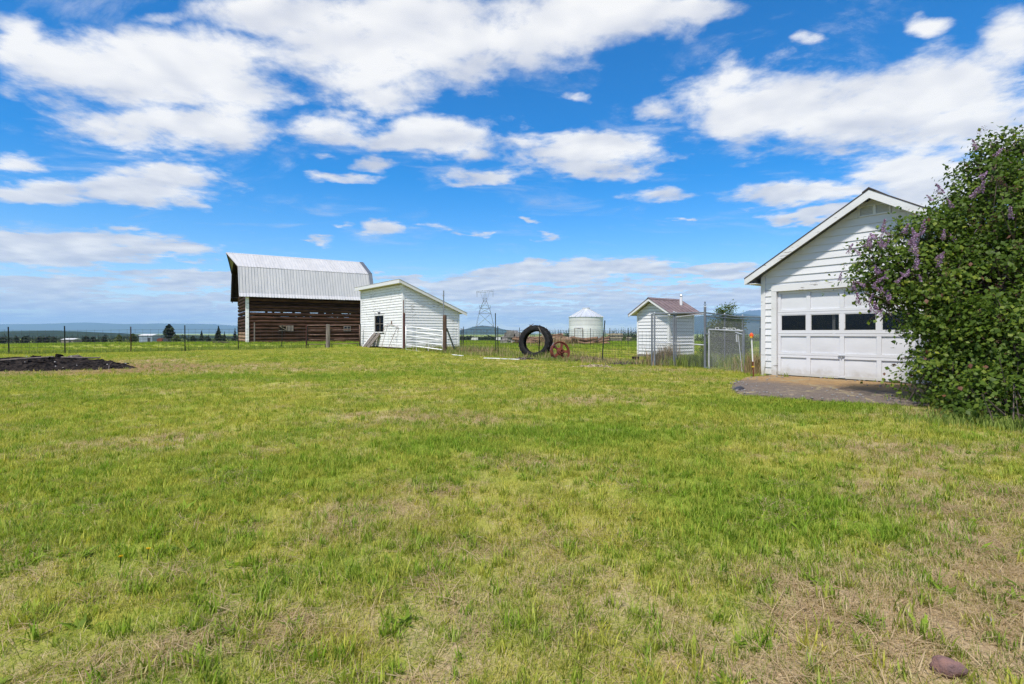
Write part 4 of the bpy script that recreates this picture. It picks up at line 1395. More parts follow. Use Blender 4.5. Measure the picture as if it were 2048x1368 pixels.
GA, GB = at(812, 27.2), at(886, 25.2)
dzz = GB.z - GA.z
tube_gate('farm_gate', 'white five bar tubular gate swung open in front of the shed', GA, GB, (.03, -.08 + dzz), (1.26, 1.05 + dzz), 6, .028, M['gate_white'], (.30, .62))
for (a, Ya, b, Yb, lab) in ((613.5, 31.3, 653, 31.6, 'rusty pipe gate panel left of the thick grey post'), (659, 31.6, 719, 32.3, 'rusty pipe gate panel between the grey post and the shed')):
    A, B = at(a, Ya), at(b, Yb)
    t = tube_gate('pipe_gate', lab, A, B, (.24, .22 + B.z - A.z), (1.36, 1.36 + B.z - A.z), 5, .020, M['rust_pipe'], (), 'rusty pipe gate panels')
    for q in (.08, .93):
        d = B - A
        m = MB(); m.tube([Vector((d.x * q, d.y * q, -.1)), Vector((d.x * q, d.y * q, .22))], .02, 6); m.build('foot', M['wire'], t)
p = at(613, 31.25)
m = MB(); m.tube([(0, 0, -.2), (0, 0, 1.38)], .045, 8)
tag(m.build('fence_post', PR, loc=p), 'dark red steel post at the outer end of the rusty gate panels', 'post')
p = at(720, 32.35)
m = MB(); m.tube([(0, 0, -.2), (0, 0, 1.42)], .05, 8)
tag(m.build('fence_post', PD, loc=p), 'dark post hard against the left corner of the shed', 'post')


# ---- chain link pen
def chain_mesh(A, B, z0, z1, pitch=.062, r=.0025):
    """diamond mesh between A and B (horizontal offset) from z0 to z1, wires clipped to the panel"""
    m = MB()
    L = math.hypot(B.x - A.x, B.y - A.y)
    H0 = z1 - z0
    ux, uy = (B.x - A.x) / L, (B.y - A.y) / L
    q = -H0
    while q < L:
        for sgn in (1, -1):
            if sgn > 0:
                s0, s1, za, zb = q, q + H0, z0, z1
            else:
                s0, s1, za, zb = q, q + H0, z1, z0
            t0 = max(0, (0 - s0) / (s1 - s0)); t1 = min(1, (L - s0) / (s1 - s0))
            if t1 - t0 > .01:
                P0 = s0 + (s1 - s0) * t0; P1 = s0 + (s1 - s0) * t1
                m.tube([(A.x + ux * P0, A.y + uy * P0, za + (zb - za) * t0), (A.x + ux * P1, A.y + uy * P1, za + (zb - za) * t1)], r, 3, False)
        q += pitch
    return m


def pen():
    A = at(1309, 17.35); C = at(1348, 16.95); B = at(1410, 16.2)
    zc = A.z
    root = thing('chain_link_fence', 'galvanised chain link fence of the pen between pump house and garage', 'fence', A)
    G, GD = M['galv'], M['galv_dark']
    top = EYE + .65 - zc

    def post(q, h, r=.03, cap=True, mat=GD):
        m = MB(); m.tube([(0, 0, -.2), (0, 0, h)], r, 10)
        o = m.build('post', mat, root, smooth=False, loc=q - A)
        if cap:
            m = MB(); m.tube([(0, 0, h), (0, 0, h + .02), (0, 0, h + .035)], [r * 1.15, r * 1.1, r * .4], 10); m.build('post_cap', G, o)
        return o
    post(A, top); post(A + Vector((-.07, .06, 0)), top - .02); post(C, top + .02); post(C + Vector((.05, -.05, 0)), top + .0, .022)
    tall = post(B, EYE + .80 - B.z, .036)
    m = MB(); zt = EYE + .80 - B.z
    m.tube([(0, 0, zt + .03), (.03, 0, zt + .08), (0, 0, zt + .13), (-.03, 0, zt + .08), (0, 0, zt + .03)], .009, 6); m.tube([(0, 0, zt + .12), (0, 0, zt + .17)], [.02, .015], 8); m.build('latch_ring', M['wire'], tall)
    m = MB(); m.tube([Vector((0, 0, top - .015)), B - A + Vector((0, 0, top - .015 - (B - A).z))], .022, 8); m.build('top_rail', GD, root)
    m = MB(); m.tube([Vector((0, 0, top - .10)), C - A + Vector((0, 0, top - .10 - (C - A).z))], .018, 8); m.tube([C - A + Vector((.04, -.05, top - .14 - (C - A).z)), B - A + Vector((0, 0, top - .05 - (B - A).z))], .016, 8); m.build('rail', G, root)
    m = MB(); m.tube([Vector((0, 0, .78)), C - A + Vector((0, 0, .775 - (C - A).z))], .018, 8); m.build('rail', G, root)
    m = MB(); m.tube([C - A + Vector((0, 0, .775 - (C - A).z)), B - A + Vector((0, 0, .73 - (B - A).z))], .018, 8); m.build('rail', G, root)
    # far run along the garage
    E = Vector((9.8, 20.7, 0)); E.z = gz(E.x, E.y)
    m = MB()
    m.tube([B - A + Vector((0, 0, top - .02 - (B - A).z)), (B - A).lerp(E - A, .5) + Vector((0, 0, top - .05 - (B - A).z)), Vector((E.x - A.x, E.y - A.y, top - .02))], .020, 8)
    m.build('top_rail', GD, root)
    m = MB(); m.tube([B - A + Vector((0, 0, top - .13 - (B - A).z)), Vector((E.x - A.x, E.y - A.y, top - .16))], .016, 8); m.build('rail', GD, root)
    for q in (.3, .62, 1.0):
        w = B.lerp(E, q); w.z = gz(w.x, w.y); post(w, EYE + .63 - w.z, .022, True)
    N = Vector((6.80, 14.35, 0)); N.z = gz(N.x, N.y); post(N, EYE + .14 - N.z, .034)
    for P0, P1, z0_, z1_ in ((A, C, .06, top - .1), (C, B, .06, top - .02)):
        m = chain_mesh(P0 - A, P1 - A, z0_ + (P1 - A).z * .5, z1_)
        m.build('chain_link_mesh', M['chain'], root, kind='stuff')
    m = chain_mesh(B - A, E - A, .06 + (B - A).z * .5, top - .02, .075); m.build('chain_link_mesh', M['chain'], root, kind='stuff')
    # gate, sagging at its free end
    H = B + Vector((.085, -.10, 0)); Fx = Vector((6.45, 14.6, 0)); d = Fx - H; d.z = 0
    gate = thing('chain_link_gate', 'low chain link gate in a galvanised pipe frame, sagging at its free end', 'gate', H)
    zA0, zA1 = EYE - 1.165 - H.z + .0, EYE + .105 - H.z
    zB0, zB1 = EYE - 1.215 - H.z + .0, EYE + .052 - H.z
    pt = lambda t, s: Vector((d.x * t, d.y * t, (zA0 + (zA1 - zA0) * s) * (1 - t) + (zB0 + (zB1 - zB0) * s) * t))
    m = MB(); m.tube([pt(0, 1), pt(1, 1)], .024, 8); m.build('top_rail', G, gate)
    m = MB(); m.tube([pt(0, 0), pt(1, 0)], .024, 8); m.build('bottom_rail', G, gate)
    m = MB(); m.tube([pt(0, 0), pt(0, 1)], .024, 8); m.build('stile', G, gate)
    m = MB(); m.tube([pt(1, -.02), pt(1, 1.02)], .026, 8); m.build('stile', GD, gate)
    m = MB(); m.tube([pt(.96, 0.05), pt(.84, .98)], .010, 6); m.build('brace', G, gate)
    m = MB()
    for q in (.2, .42, .50, .56, .68, .80):
        e = pt(q, 1); hh = random.uniform(.03, .08)
        m.tube([e, e + Vector((.01, 0, hh)), e + Vector((.06, -.08, hh * .9)), e + Vector((.07, -.1, 0))], .006, 4)
    m.build('wire_ties', M['gate_white'], gate)
    m = MB(); m.bar(pt(.80, .93), pt(.81, .75), .05, .02); m.bar(pt(.78, .97), pt(.95, .93), .05, .02); m.build('latch', M['galv'], gate)
    # its mesh follows the sag: shear by rows
    m = MB()
    L = d.length; Hh = zA1 - zA0
    q = -Hh
    while q < L:
        for sgn in (1, -1):
            s0, s1 = q, q + Hh
            t0 = max(0, -s0 / (s1 - s0)); t1 = min(1, (L - s0) / (s1 - s0))
            if t1 - t0 > .01:
                f0, f1 = (t0, t1) if sgn > 0 else (1 - t0, 1 - t1)
                m.tube([pt((s0 + (s1 - s0) * t0) / L, f0), pt((s0 + (s1 - s0) * t1) / L, f1)], .0019, 3, False)
        q += .062
    m.build('chain_link_mesh', M['chain'], gate, kind='stuff')
    for s in (.08, .9):
        e = pt(0, s); m = MB(); m.box(e.x - .1, e.x + .02, e.y - .02, e.y + .12, e.z - .02, e.z + .02); m.build('hinge', M['galv_dark'], gate)


pen()

# reflector stake by the garage
p = at(1505.5, 12.95)
st = thing('marker_stake', 'white driveway marker stake with an orange reflector cap', 'marker', p)
m = MB(); m.tube([(0.03, 0, -.1), (0.0, 0, .40)], .016, 8); m.build('lower_rod', M['rust'], st)
m = MB(); m.tube([(0.0, 0, .40), (-.03, 0, 1.0)], .016, 8); m.build('rod', M['gate_white'], st)
m = MB(); m.tube([(-.03, 0, .98), (-.03, 0, 1.03), (-.032, 0, 1.07), (-.032, 0, 1.11)], [.03, .05, .045, .012], 10); m.build('reflector', M['orange'], st)
m = MB(); m.box(-.075, -.03, -.045, -.02, .985, 1.02); m.build('tape', M['yellow'], st)
m = MB(); m.tube([(.005, 0, .26), (.004, 0, .285)], .034, 8); m.build('tape', M['yellow'], st)


# ------------------------------------------------------------------ tractor tyre and iron wheel
def tyre():
    Y = 22.0
    c = at(1071, Y)
    R = .68
    root = thing('tractor_tyre', 'big black tractor tyre with worn lugs standing on edge against the fence', 'tyre', c)
    e = bpy.data.objects.new
    # axis almost along the view, turned so that the tread shows on the right
    ax = Vector((-.52, -.84, .12)).normalized()
    u = Vector((0, 0, 1)) - ax * ax.z; u.normalize(); v = u.cross(ax).normalized()
    cen = Vector((0, 0, R * .985))
    prof = [(.44, -.13), (.50, -.175), (.60, -.185), (.655, -.16), (.672, -.07), (.675, 0), (.672, .07), (.655, .16), (.60, .185), (.50, .175), (.44, .13), (.445, .11), (.50, .145), (.59, .15), (.63, .06), (.63, -.06), (.59, -.15), (.50, -.145), (.445, -.11)]
    n = 56; k = len(prof)
    V = []; Fc = []
    for i in range(n):
        a = 2 * math.pi * i / n
        sag = 1.0
        for (r, w) in prof:
            V.append(cen + (u * math.cos(a) + v * math.sin(a) * 1.10) * (r + .02 * (r < .5)) * (1 - .035 * max(0, -math.cos(a)) ** 3) + ax * w * .8)
    for i in range(n):
        j = (i + 1) % n
        for q in range(k):
            w = (q + 1) % k
            Fc.append((i * k + q, j * k + q, j * k + w, i * k + w))
    m = MB(); m.add(V, Fc); m.build('carcass', M['rubber'], root, smooth=True)
    nl = 22
    for i in range(nl):
        for side in (-1, 1):
            a0 = 2 * math.pi * (i + (.5 if side > 0 else 0)) / nl
            m = MB(); ring = []
            for t in (0, .5, 1.0):
                a = a0 + .34 * (t - .1); w = side * (.01 + .132 * (1 - t))
                dr = u * math.cos(a) + v * math.sin(a) * 1.10; tn = (-u * math.sin(a) + v * math.cos(a))
                rb = .655 - (.03 if t == 0 else 0)
                hgt = .712 - (.02 if t == 0 else 0)
                ring.append([cen + dr * rb + ax * w - tn * .032, cen + dr * rb + ax * w + tn * .032, cen + dr * hgt + ax * w + tn * .024, cen + dr * hgt + ax * w - tn * .024])
            vs = [p_ for r_ in ring for p_ in r_]
            fs = [(3, 2, 1, 0), (8, 9, 10, 11)]
            for s in range(2):
                for q in range(4):
                    b_ = (q + 1) % 4
                    fs.append((s * 4 + q, s * 4 + b_, s * 4 + 4 + b_, s * 4 + 4 + q))
            m.add(vs, fs); m.build('tread_lug', M['rubber'], root)
    return root


tyre()
p = at(1085, 21.75)
m = MB(); m.bar((-.18, 0, 1.32), (.18, .0, .62), .035, .03)
tag(m.build('pry_bar', M['grey_wood'], loc=p), 'grey stick leaning across the black tractor tyre', 'stick')
p = at(1063, 21.8)
m = MB(); m.tube([(-.10, 0, 1.33), (.0, 0, 1.37), (.09, .0, 1.43)], [.022, .018, .012], 6); m.tube([(-.02, 0, 1.36), (-.09, .02, 1.40)], [.012, .006], 5)
tag(m.build('broken_stick', M['grey_wood'], loc=p), 'short broken stick lying on top of the tyre', 'stick')


def iron_wheel():
    c = at(1121, 20.6)
    root = thing('iron_wheel', 'rusty red iron wheel with wide spokes leaning by the tyre', 'wheel', c)
    R = .40
    ax = Vector((.42, -.88, .22)).normalized()
    u = Vector((0, 0, 1)) - ax * ax.z; u.normalize(); v = u.cross(ax).normalized()
    cen = Vector((0, 0, R * .9))
    def ringpart(name, prof, n, mat):
        V = []; Fc = []; k = len(prof)
        for i in range(n):
            a = 2 * math.pi * i / n
            for (r, w) in prof: V.append(cen + (u * math.cos(a) + v * math.sin(a)) * r + ax * w)
        for i in range(n):
            j = (i + 1) % n
            for q in range(k):
                w = (q + 1) % k
                Fc.append((i * k + q, j * k + q, j * k + w, i * k + w))
        m = MB(); m.add(V, Fc); return m.build(name, mat, root)
    ringpart('rim', [(R - .05, -.02), (R, -.13), (R, .05), (R - .025, .05), (R - .03, .02), (R - .06, .02)], 36, M['rust'])
    ringpart('hub', [(.05, -.05), (.15, -.05), (.16, .0), (.14, .05), (.085, .06), (.08, .11), (.045, .11)], 24, M['rust'])
    for k in range(5):
        a0 = 2 * math.pi * k / 5 + .35
        m = MB(); V = []
        for w in (-.012, .012):
            for (r, dw) in ((.13, .09), (.22, .042), (R - .035, .075)):
                d1 = a0 - dw / r; d2 = a0 + dw / r
                for a in (d1, d2): V.append(cen + (u * math.cos(a) + v * math.sin(a)) * r + ax * w)
        fs = []
        for s in (0, 2):
            fs.append((s, s + 1, s + 3, s + 2)); fs.append((s + 6 + 2, s + 6 + 3, s + 6 + 1, s + 6))
            fs.append((s, s + 2, s + 8, s + 6)); fs.append((s + 1, s + 7, s + 9, s + 3))
        fs += [(0, 6, 7, 1), (4, 5, 11, 10)]
        m.add(V, fs); m.build('spoke', M['rust'], root)
    m = MB()
    rng = random.Random(3)
    for q in range(16):
        p0 = cen + v * (-.33 + rng.uniform(-.06, .06)) + u * rng.uniform(-.25, .3) - ax * rng.uniform(-.05, .1)
        m.tube([p0, p0 + Vector((rng.uniform(-.06, .06), rng.uniform(-.05, .05), rng.uniform(-.12, .12)))], .006, 4)
    m.build('tangled_wire', M['chain'], root)


iron_wheel()

# ------------------------------------------------------------------ things leaning on the shed
def shed_pt(y, o, z):
    """point on the window side of the shed: y along the wall, o out from it, z above the sill of the floor"""
    q = Vector((-5.81, 28.0, 0)) + DA * y - DB * o
    return Vector((q.x, q.y, EYE - .85 + z))


for i, (yb, yt, ob, ot, zt, w, mat, lab) in enumerate((
        (4.75, 4.15, .50, .06, .80, .10, M['white_peel'], 'narrow pale board leaning on the shed, leftmost of the leaning boards'),
        (4.35, 3.70, .55, .06, .83, .42, M['grey_wood'], 'broad weathered plank leaning on the shed below the window'),
        (3.85, 3.10, .50, .05, .84, .36, M['grey_wood'], 'grey plank leaning on the shed nearest the wire frame'))):
    A, B = shed_pt(yb, ob, -.05), shed_pt(yt, ot, zt)
    d = (B - A); al = d.normalized(); side = DA - al * DA.dot(al); side.normalize(); nn = al.cross(side).normalized()
    m = MB(); s = side * w / 2; t = nn * .02
    m.hexa([-s - t, s - t, s + t, -s + t, d - s - t, d + s - t, d + s + t, d - s + t])
    root = tag(m.build('plank', mat, loc=A), lab, 'plank', 'boards leaning on the shed')
A = shed_pt(1.55, .30, -.03)
fr = thing('garden_arch', 'thin rusty wire arch leaning on the shed right of the window', 'arch', A)
m = MB()
q = lambda y, o, z: shed_pt(y, o, z) - A
m.tube([q(1.9, .45, -.03), q(1.75, .12, 1.28)], .012, 5); m.tube([q(.95, .45, -.03), q(.55, .10, 1.15)], .014, 5); m.build('leg', M['rust_pipe'], fr)
m = MB(); m.tube([q(2.55, .08, .85), q(2.4, .06, 1.25), q(1.7, .06, 1.34), q(.7, .06, 1.22), q(.45, .07, 1.15), q(.5, .09, .85)], .012, 5); m.tube([q(1.4, .06, 1.34), q(1.4, .05, 1.52)], .03, 6); m.build('hoop', M['rust_pipe'], fr)

# white boards lying in the grass near the gate
for (x0, y0, x1, y1, lab) in ((905, 711.5, 926, 714, 'short white board lying in the grass near the gate post'), (968, 718.5, 1001, 719.5, 'white board lying flat in the grass left of the tyre'), (1003, 720, 1039, 721.2, 'long white board lying in the grass touching the tyre')):
    ax_, ay_ = ground_from_px(x0, y0); bx_, by_ = ground_from_px(x1, y1)
    A = Vector((ax_, ay_, gz(ax_, ay_) + .05)); B = Vector((bx_, by_, gz(bx_, by_) + .05))
    m = MB(); m.bar(Vector((0, 0, 0)), B - A, .09, .025)
    tag(m.build('white_board', M['gate_white'], loc=A), lab, 'board', 'white boards in the grass')


# ------------------------------------------------------------------ burnt pile
def burn_pile():
    c = Vector((BURN[0], BURN[1], gz(*BURN)))
    root = thing('burn_pile', 'black charred heap of burnt branches on scorched ground', 'burn pile', c)
    V = []; Fc = []
    nx, ny = 110, 40
    a, b = 5.3, 1.35
    top = lambda x, y: max(0, 1 - (x / a) ** 2 - (y / b) ** 2)
    for j in range(ny + 1):
        for i in range(nx + 1):
            x = -a + 2 * a * i / nx; y = -b + 2 * b * j / ny
            e = top(x, y)
            n1_ = mnoise.fractal(Vector((x * 1.1, y * 1.3, 2)), 1, 2, 5) ; n2_ = mnoise.noise(Vector((x * 7, y * 7, 1)))
            hh = (e ** .55) * (.27 + .17 * n1_ + .10 * math.exp(-((x - 3.6) / 1.1) ** 2)) + (.085 * n2_ if e > .05 else 0)
            wx, wy = c.x + x, c.y + y
            V.append((x, y, gz(wx, wy) - c.z + hh - .03))
    for j in range(ny):
        for i in range(nx):
            q = j * (nx + 1) + i
            Fc.append((q, q + 1, q + nx + 2, q + nx + 1))
    m = MB(); m.add(V, Fc); m.build('ash_mound', M['char'], root, kind='stuff')
    rng = random.Random(9)
    def zt(x, y):
        i = min(nx, max(0, int((x + a) / (2 * a) * nx))); j = min(ny, max(0, int((y + b) / (2 * b) * ny)))
        return V[j * (nx + 1) + i][2]
    for q in range(170):
        x = rng.uniform(-a * .95, a * .9); y = rng.uniform(-b * .9, b * .8)
        if top(x, y) < .08: continue
        L = rng.uniform(.15, .6); an = rng.uniform(0, math.pi); ti = rng.uniform(-.3, .35)
        d = Vector((math.cos(an) * L, math.sin(an) * L * .6, ti * L))
        z = zt(x, y) + rng.uniform(-.01, .05)
        m = MB(); r = rng.uniform(.012, .04)
        m.tube([Vector((x, y, z)) - d / 2, Vector((x, y, z + rng.uniform(-.03, .03))), Vector((x, y, z)) + d / 2], [r, r * .9, r * .6], 6)
        m.build('charred_branch', M['char'], root)
    for (x0, y0, z0_, x1, y1, z1_, r) in ((1.0, -.75, .22, 3.0, -.2, .52, .035), (3.1, -.1, .50, 4.0, .3, .60, .03), (3.1, .2, .50, 3.35, .6, .35, .05)):
        m = MB(); m.tube([(x0, y0, zt(x0, y0) + .05), ((x0 + x1) / 2, (y0 + y1) / 2, max(zt((x0 + x1) / 2, (y0 + y1) / 2) + .06, (zt(x0, y0) + zt(x1, y1)) / 2 + .05)), (x1, y1, zt(x1, y1) + .08)], [r, r, r * .7], 7)
        m.build('half_burnt_branch', M['ash_stick'], root)
    m = MB(); m.tube([(4.6, -.3, .0), (4.85, -.45, .12), (5.0, -.5, .28)], [.02, .016, .01], 6); m.tube([(4.85, -.45, .12), (5.05, -.75, .02)], [.014, .01], 5); m.build('half_burnt_branch', M['ash_stick'], root)
    m = MB()
    for q in range(60):
        x = rng.uniform(-a * .95, a * .95); y = rng.uniform(-b, b * .3)
        if top(x, y) < .05: continue
        s = rng.uniform(.008, .026); z = zt(x, y) + .01
        m.hexa([(x - s, y - s, z), (x + s, y - s * .8, z), (x + s * .8, y + s, z), (x - s, y + s, z), (x - s * .6, y - s * .6, z + s), (x + s * .6, y - s * .5, z + s * 1.2), (x + s * .5, y + s * .6, z + s), (x - s * .6, y + s * .6, z + s * .8)])
    m.build('ash_lumps', M['ash'], root, kind='stuff')


burn_pile()


# ------------------------------------------------------------------ foliage helpers
def leaf_cloud(centers, dirs, size, rnd_vals, aspect=.62, fold=.25, face=None):
    """a folded leaf (4 triangles) at each centre; dirs = direction of the leaf tip"""
    n = len(centers)
    d = dirs / np.maximum(np.linalg.norm(dirs, axis=1, keepdims=True), 1e-6)
    r = RNG.normal(size=(n, 3))
    if face is not None: r = face + r * .45
    s = np.cross(d, r); s /= np.maximum(np.linalg.norm(s, axis=1, keepdims=True), 1e-6)
    nn = np.cross(d, s)
    L = size[:, None]
    base = centers - d * L * .5; tip = centers + d * L * .5
    mid = centers - d * L * .08 - nn * L * fold * .35
    l_ = centers - d * L * .08 + s * L * aspect * .5; r_ = centers - d * L * .08 - s * L * aspect * .5
    v = np.stack([base, l_, tip, r_, mid], 1).reshape(-1, 3)
    o = (np.arange(n) * 5)[:, None]
    f = np.concatenate([o + np.array([[0, 1, 4]]), o + np.array([[1, 2, 4]]), o + np.array([[2, 3, 4]]), o + np.array([[3, 0, 4]])])
    return v, f, np.repeat(rnd_vals, 5)


def lobes_points(lobes, n, inner=.55, clump=.16, per=26, seed=1):
    rng = np.random.default_rng(seed)
    w = np.array([l[3] * l[4] + l[3] * l[5] + l[4] * l[5] for l in lobes]); w /= w.sum()
    nc = max(1, n // per)
    idx = rng.choice(len(lobes), nc, p=w)
    u = rng.normal(size=(nc, 3)); u /= np.linalg.norm(u, axis=1, keepdims=True)
    rad = inner + (1.06 - inner) * rng.random(nc) ** .55
    L = np.array(lobes)
    C = L[idx, :3] + u * L[idx, 3:6] * rad[:, None]
    cl = np.repeat(np.arange(nc), per)
    off = rng.normal(size=(len(cl), 3)) * clump * (0.6 + .8 * rng.random(nc))[cl][:, None]
    P = C[cl] + off
    out = u[cl] * .8 + off / clump * .5 + np.array([0, 0, .15]) + rng.normal(size=P.shape) * .55
    shade = rng.random(nc)[cl]
    return P, out, shade, C, u


# ---- lilac
def lilac():
    base = Vector((7.9, 8.1, 0)); base.z = gz(base.x, base.y)
    root = thing('lilac_bush', 'tall lilac bush with purple blossom overhanging the right side of the garage', 'bush', base)
    E = EYE - base.z
    def lb(px, py, Y, rx, ry, rz): return (X(px, Y) - base.x, Y - base.y, (HZ - py) / F * Y + E, rx, ry, rz)
    lobes = [lb(1975, 590, 8.3, .98, 1.2, 1.10), lb(2080, 520, 8.4, 1.5, 1.4, 1.55), lb(2005, 440, 8.7, .72, .9, .75), lb(2020, 350, 8.8, .50, .6, .5), lb(2004, 295, 8.8, .34, .34, .18), lb(1972, 318, 8.8, .28, .3, .18), lb(2070, 330, 8.8, .5, .5, .45),
             lb(1800, 540, 8.9, .62, .65, .42), lb(1860, 470, 8.9, .5, .5, .34), lb(1755, 520, 8.9, .32, .4, .24), lb(1770, 595, 8.8, .30, .35, .22), lb(1880, 560, 8.6, .8, .8, .6),
             lb(1965, 720, 7.9, .82, .85, .85), lb(1900, 655, 8.3, .56, .6, .38), lb(1940, 785, 7.7, .42, .5, .40), lb(2050, 720, 7.4, .85, .9, .95), lb(2100, 760, 6.9, .7, .7, .75), lb(2000, 800, 7.1, .46, .5, .38), lb(1886, 745, 8.2, .26, .35, .24), lb(1868, 708, 8.3, .20, .3, .14), lb(1945, 405, 8.9, .34, .4, .3), lb(2150, 620, 8.0, 1.6, 1.5, 1.8), lb(2070, 812, 6.3, .5, .45, .3), lb(2000, 826, 6.7, .34, .3, .2), lb(1940, 808, 7.3, .3, .3, .16)]
    rng_ = np.random.default_rng(3)
    parts_ = []
    Call = []; Uall = []
    La = np.array(lobes)
    w_ = La[:, 3] * La[:, 4] + La[:, 3] * La[:, 5] + La[:, 4] * La[:, 5]; w_ /= w_.sum()
    # leafy boughs: flattened masses that leave dark hollows between them, then looser sprays at the outline
    for (nb, per, inn, hx, hz) in ((360, 150, .62, .185, .085), (430, 26, .80, .075, .075), (200, 30, .25, .20, .14)):
        idx = rng_.choice(len(lobes), nb, p=w_)
        u = rng_.normal(size=(nb, 3)); u /= np.linalg.norm(u, axis=1, keepdims=True)
        rad = inn + (1.07 - inn) * rng_.random(nb) ** .6
        C_ = La[idx, :3] + u * La[idx, 3:6] * rad[:, None]
        sz_b = rng_.uniform(.65, 1.35, nb)
        cl = np.repeat(np.arange(nb), per)
        g_ = rng_.normal(size=(len(cl), 3))
        off = g_ * np.array([hx, hx, hz]) * sz_b[cl][:, None]
        # the bough droops away from the middle of the bush
        off[:, 2] -= .35 * (off[:, 0] * u[cl, 0] + off[:, 1] * u[cl, 1])
        parts_.append((C_[cl] + off, g_ * np.array([.35, .35, .5]) + u[cl] * .75 + np.array([0, 0, .25]), rng_.random(nb)[cl]))
        if hz < .13:
            Call.append(C_); Uall.append(u)
    P = np.concatenate([q[0] for q in parts_]); out = np.concatenate([q[1] for q in parts_]); shade = np.concatenate([q[2] for q in parts_])
    C = np.concatenate(Call); U = np.concatenate(Uall)
    sz = RNG.uniform(.045, .085, len(P))
    keep = P[:, 2] + base.z > EYE - hfun(P[:, 0] + base.x, P[:, 1] + base.y) + .04
    P, out, shade, sz = P[keep], out[keep], shade[keep], sz[keep]
    rv = np.clip(.10 + .62 * shade * RNG.random(len(P)) + .30 * RNG.random(len(P)), 0, .93)
    rv[RNG.random(len(P)) < .012] = 1.0
    tipd = RNG.normal(size=P.shape) * .7 + out * .25 + np.array([0, 0, -.55])
    v, f, r = leaf_cloud(P, tipd, sz, rv, .78, .22, out / np.maximum(np.linalg.norm(out, axis=1, keepdims=True), 1e-6) + np.array([-.15, -.35, .55]))
    link('foliage', np_mesh('foliage', v, f, M['lilac_leaf'], r), root, kind='stuff')
    # stems from the ground into every lobe
    rng = random.Random(21)
    m = MB()
    for q in range(60):
        l = lobes[rng.randrange(len(lobes))]
        s = Vector((rng.uniform(-.9, 1.4), rng.uniform(-1.3, .8), -.1))
        e = Vector((l[0] + rng.uniform(-.5, .5) * l[3], l[1] + rng.uniform(-.5, .5) * l[4], l[2] + rng.uniform(-.2, .6) * l[5]))
        k1 = s.lerp(e, .35) + Vector((rng.uniform(-.15, .15), rng.uniform(-.15, .15), .25)); k2 = s.lerp(e, .7) + Vector((rng.uniform(-.2, .2), rng.uniform(-.2, .2), .15))
        r0 = rng.uniform(.018, .045)
        m.tube([s, k1, k2, e], [r0, r0 * .8, r0 * .55, r0 * .25], 6)
    m.build('trunk', M['trunk'], root, smooth=True)
    m = MB()
    ci = RNG.choice(len(C), 1000, replace=True)
    for q in ci:
        e = Vector(C[q] + U[q] * .05)
        if e.z < .1: continue
        s = e - Vector(U[q]) * rng.uniform(.35, .9) + Vector((rng.uniform(-.2, .2), rng.uniform(-.2, .2), rng.uniform(-.45, -.1)))
        m.tube([s, s.lerp(e, .5) + Vector((rng.uniform(-.05, .05),) * 3), e], [.011, .008, .004], 4, False)
    m.build('twigs', M['twig'], root, kind='stuff')
    # bare suckers at the foot
    m = MB()
    for q in range(60):
        s = Vector((rng.uniform(-1.5, .3), rng.uniform(-1.6, .2), -.05)); e = s + Vector((rng.uniform(-.3, .2), rng.uniform(-.2, .2), rng.uniform(.3, .9)))
        m.tube([s, s.lerp(e, .5) + Vector((rng.uniform(-.06, .06), 0, 0)), e], [.010, .008, .004], 4, False)
    m.build('suckers', M['trunk'], root, kind='stuff')
    # blossom: panicles, same mesh shared
    meshes = []
    for t in range(3):
        n = 110
        tt = RNG.random(n); a = RNG.random(n) * 6.283
        rad = .042 * (1 - tt * .8) * np.sqrt(RNG.random(n))
        Pn = np.stack([rad * np.cos(a), rad * np.sin(a), tt * .17], 1)
        v, f, r = leaf_cloud(Pn, RNG.normal(size=(n, 3)), RNG.uniform(.014, .024, n), RNG.random(n), .9, .5)
        meshes.append(np_mesh('flower_cluster', v, f, M['lilac_flower'], r))
    spots = []
    hot = [(1800, 485, 8.45, .34, .10, 22), (1745, 520, 8.7, .26, .16, 12), (1760, 595, 8.5, .16, .2, 16), (1850, 520, 8.1, .22, .14, 8), (1712, 560, 8.8, .08, .2, 5), (1920, 480, 7.9, .3, .2, 4), (1940, 385, 8.4, .25, .14, 5), (1890, 425, 8.5, .2, .12, 5), (2010, 330, 8.3, .3, .2, 3), (1735, 610, 8.8, .12, .14, 6), (1820, 560, 8.2, .2, .1, 6)]
    for (px, py, Y, sx, sz_, n) in hot:
        for q in range(max(2, int(n * .7))):
            spots.append((X(px, Y) - base.x + rng.gauss(0, sx), Y - base.y + rng.gauss(-.08, .12), (HZ - py) / F * Y + E + rng.gauss(0, sz_)))
    for q, s in enumerate(spots):
        o = bpy.data.objects.new('flower_cluster', meshes[q % 3]); COL.objects.link(o); o.parent = root; o.location = s
        o.rotation_euler = (rng.gauss(0, .45), rng.gauss(0, .45), rng.uniform(0, 6)); k = rng.uniform(.7, 1.25); o.scale = (k, k, k)
    # spent brown heads
    n = 330; cidx = RNG.choice(len(C), n)
    Ps = []
    for q in cidx:
        cc = C[q] + U[q] * .20
        if cc[2] < .9: continue
        t = RNG.random(26); Ps.append(cc + np.stack([RNG.normal(size=26) * .022, RNG.normal(size=26) * .022, t * .13], 1))
    Ps = np.concatenate(Ps)
    v, f, r = leaf_cloud(Ps, RNG.normal(size=Ps.shape), RNG.uniform(.010, .022, len(Ps)), RNG.random(len(Ps)), .8, .4)
    link('spent_flowers', np_mesh('spent_flowers', v, f, M['spent_flower'], r), root, kind='stuff')


lilac()


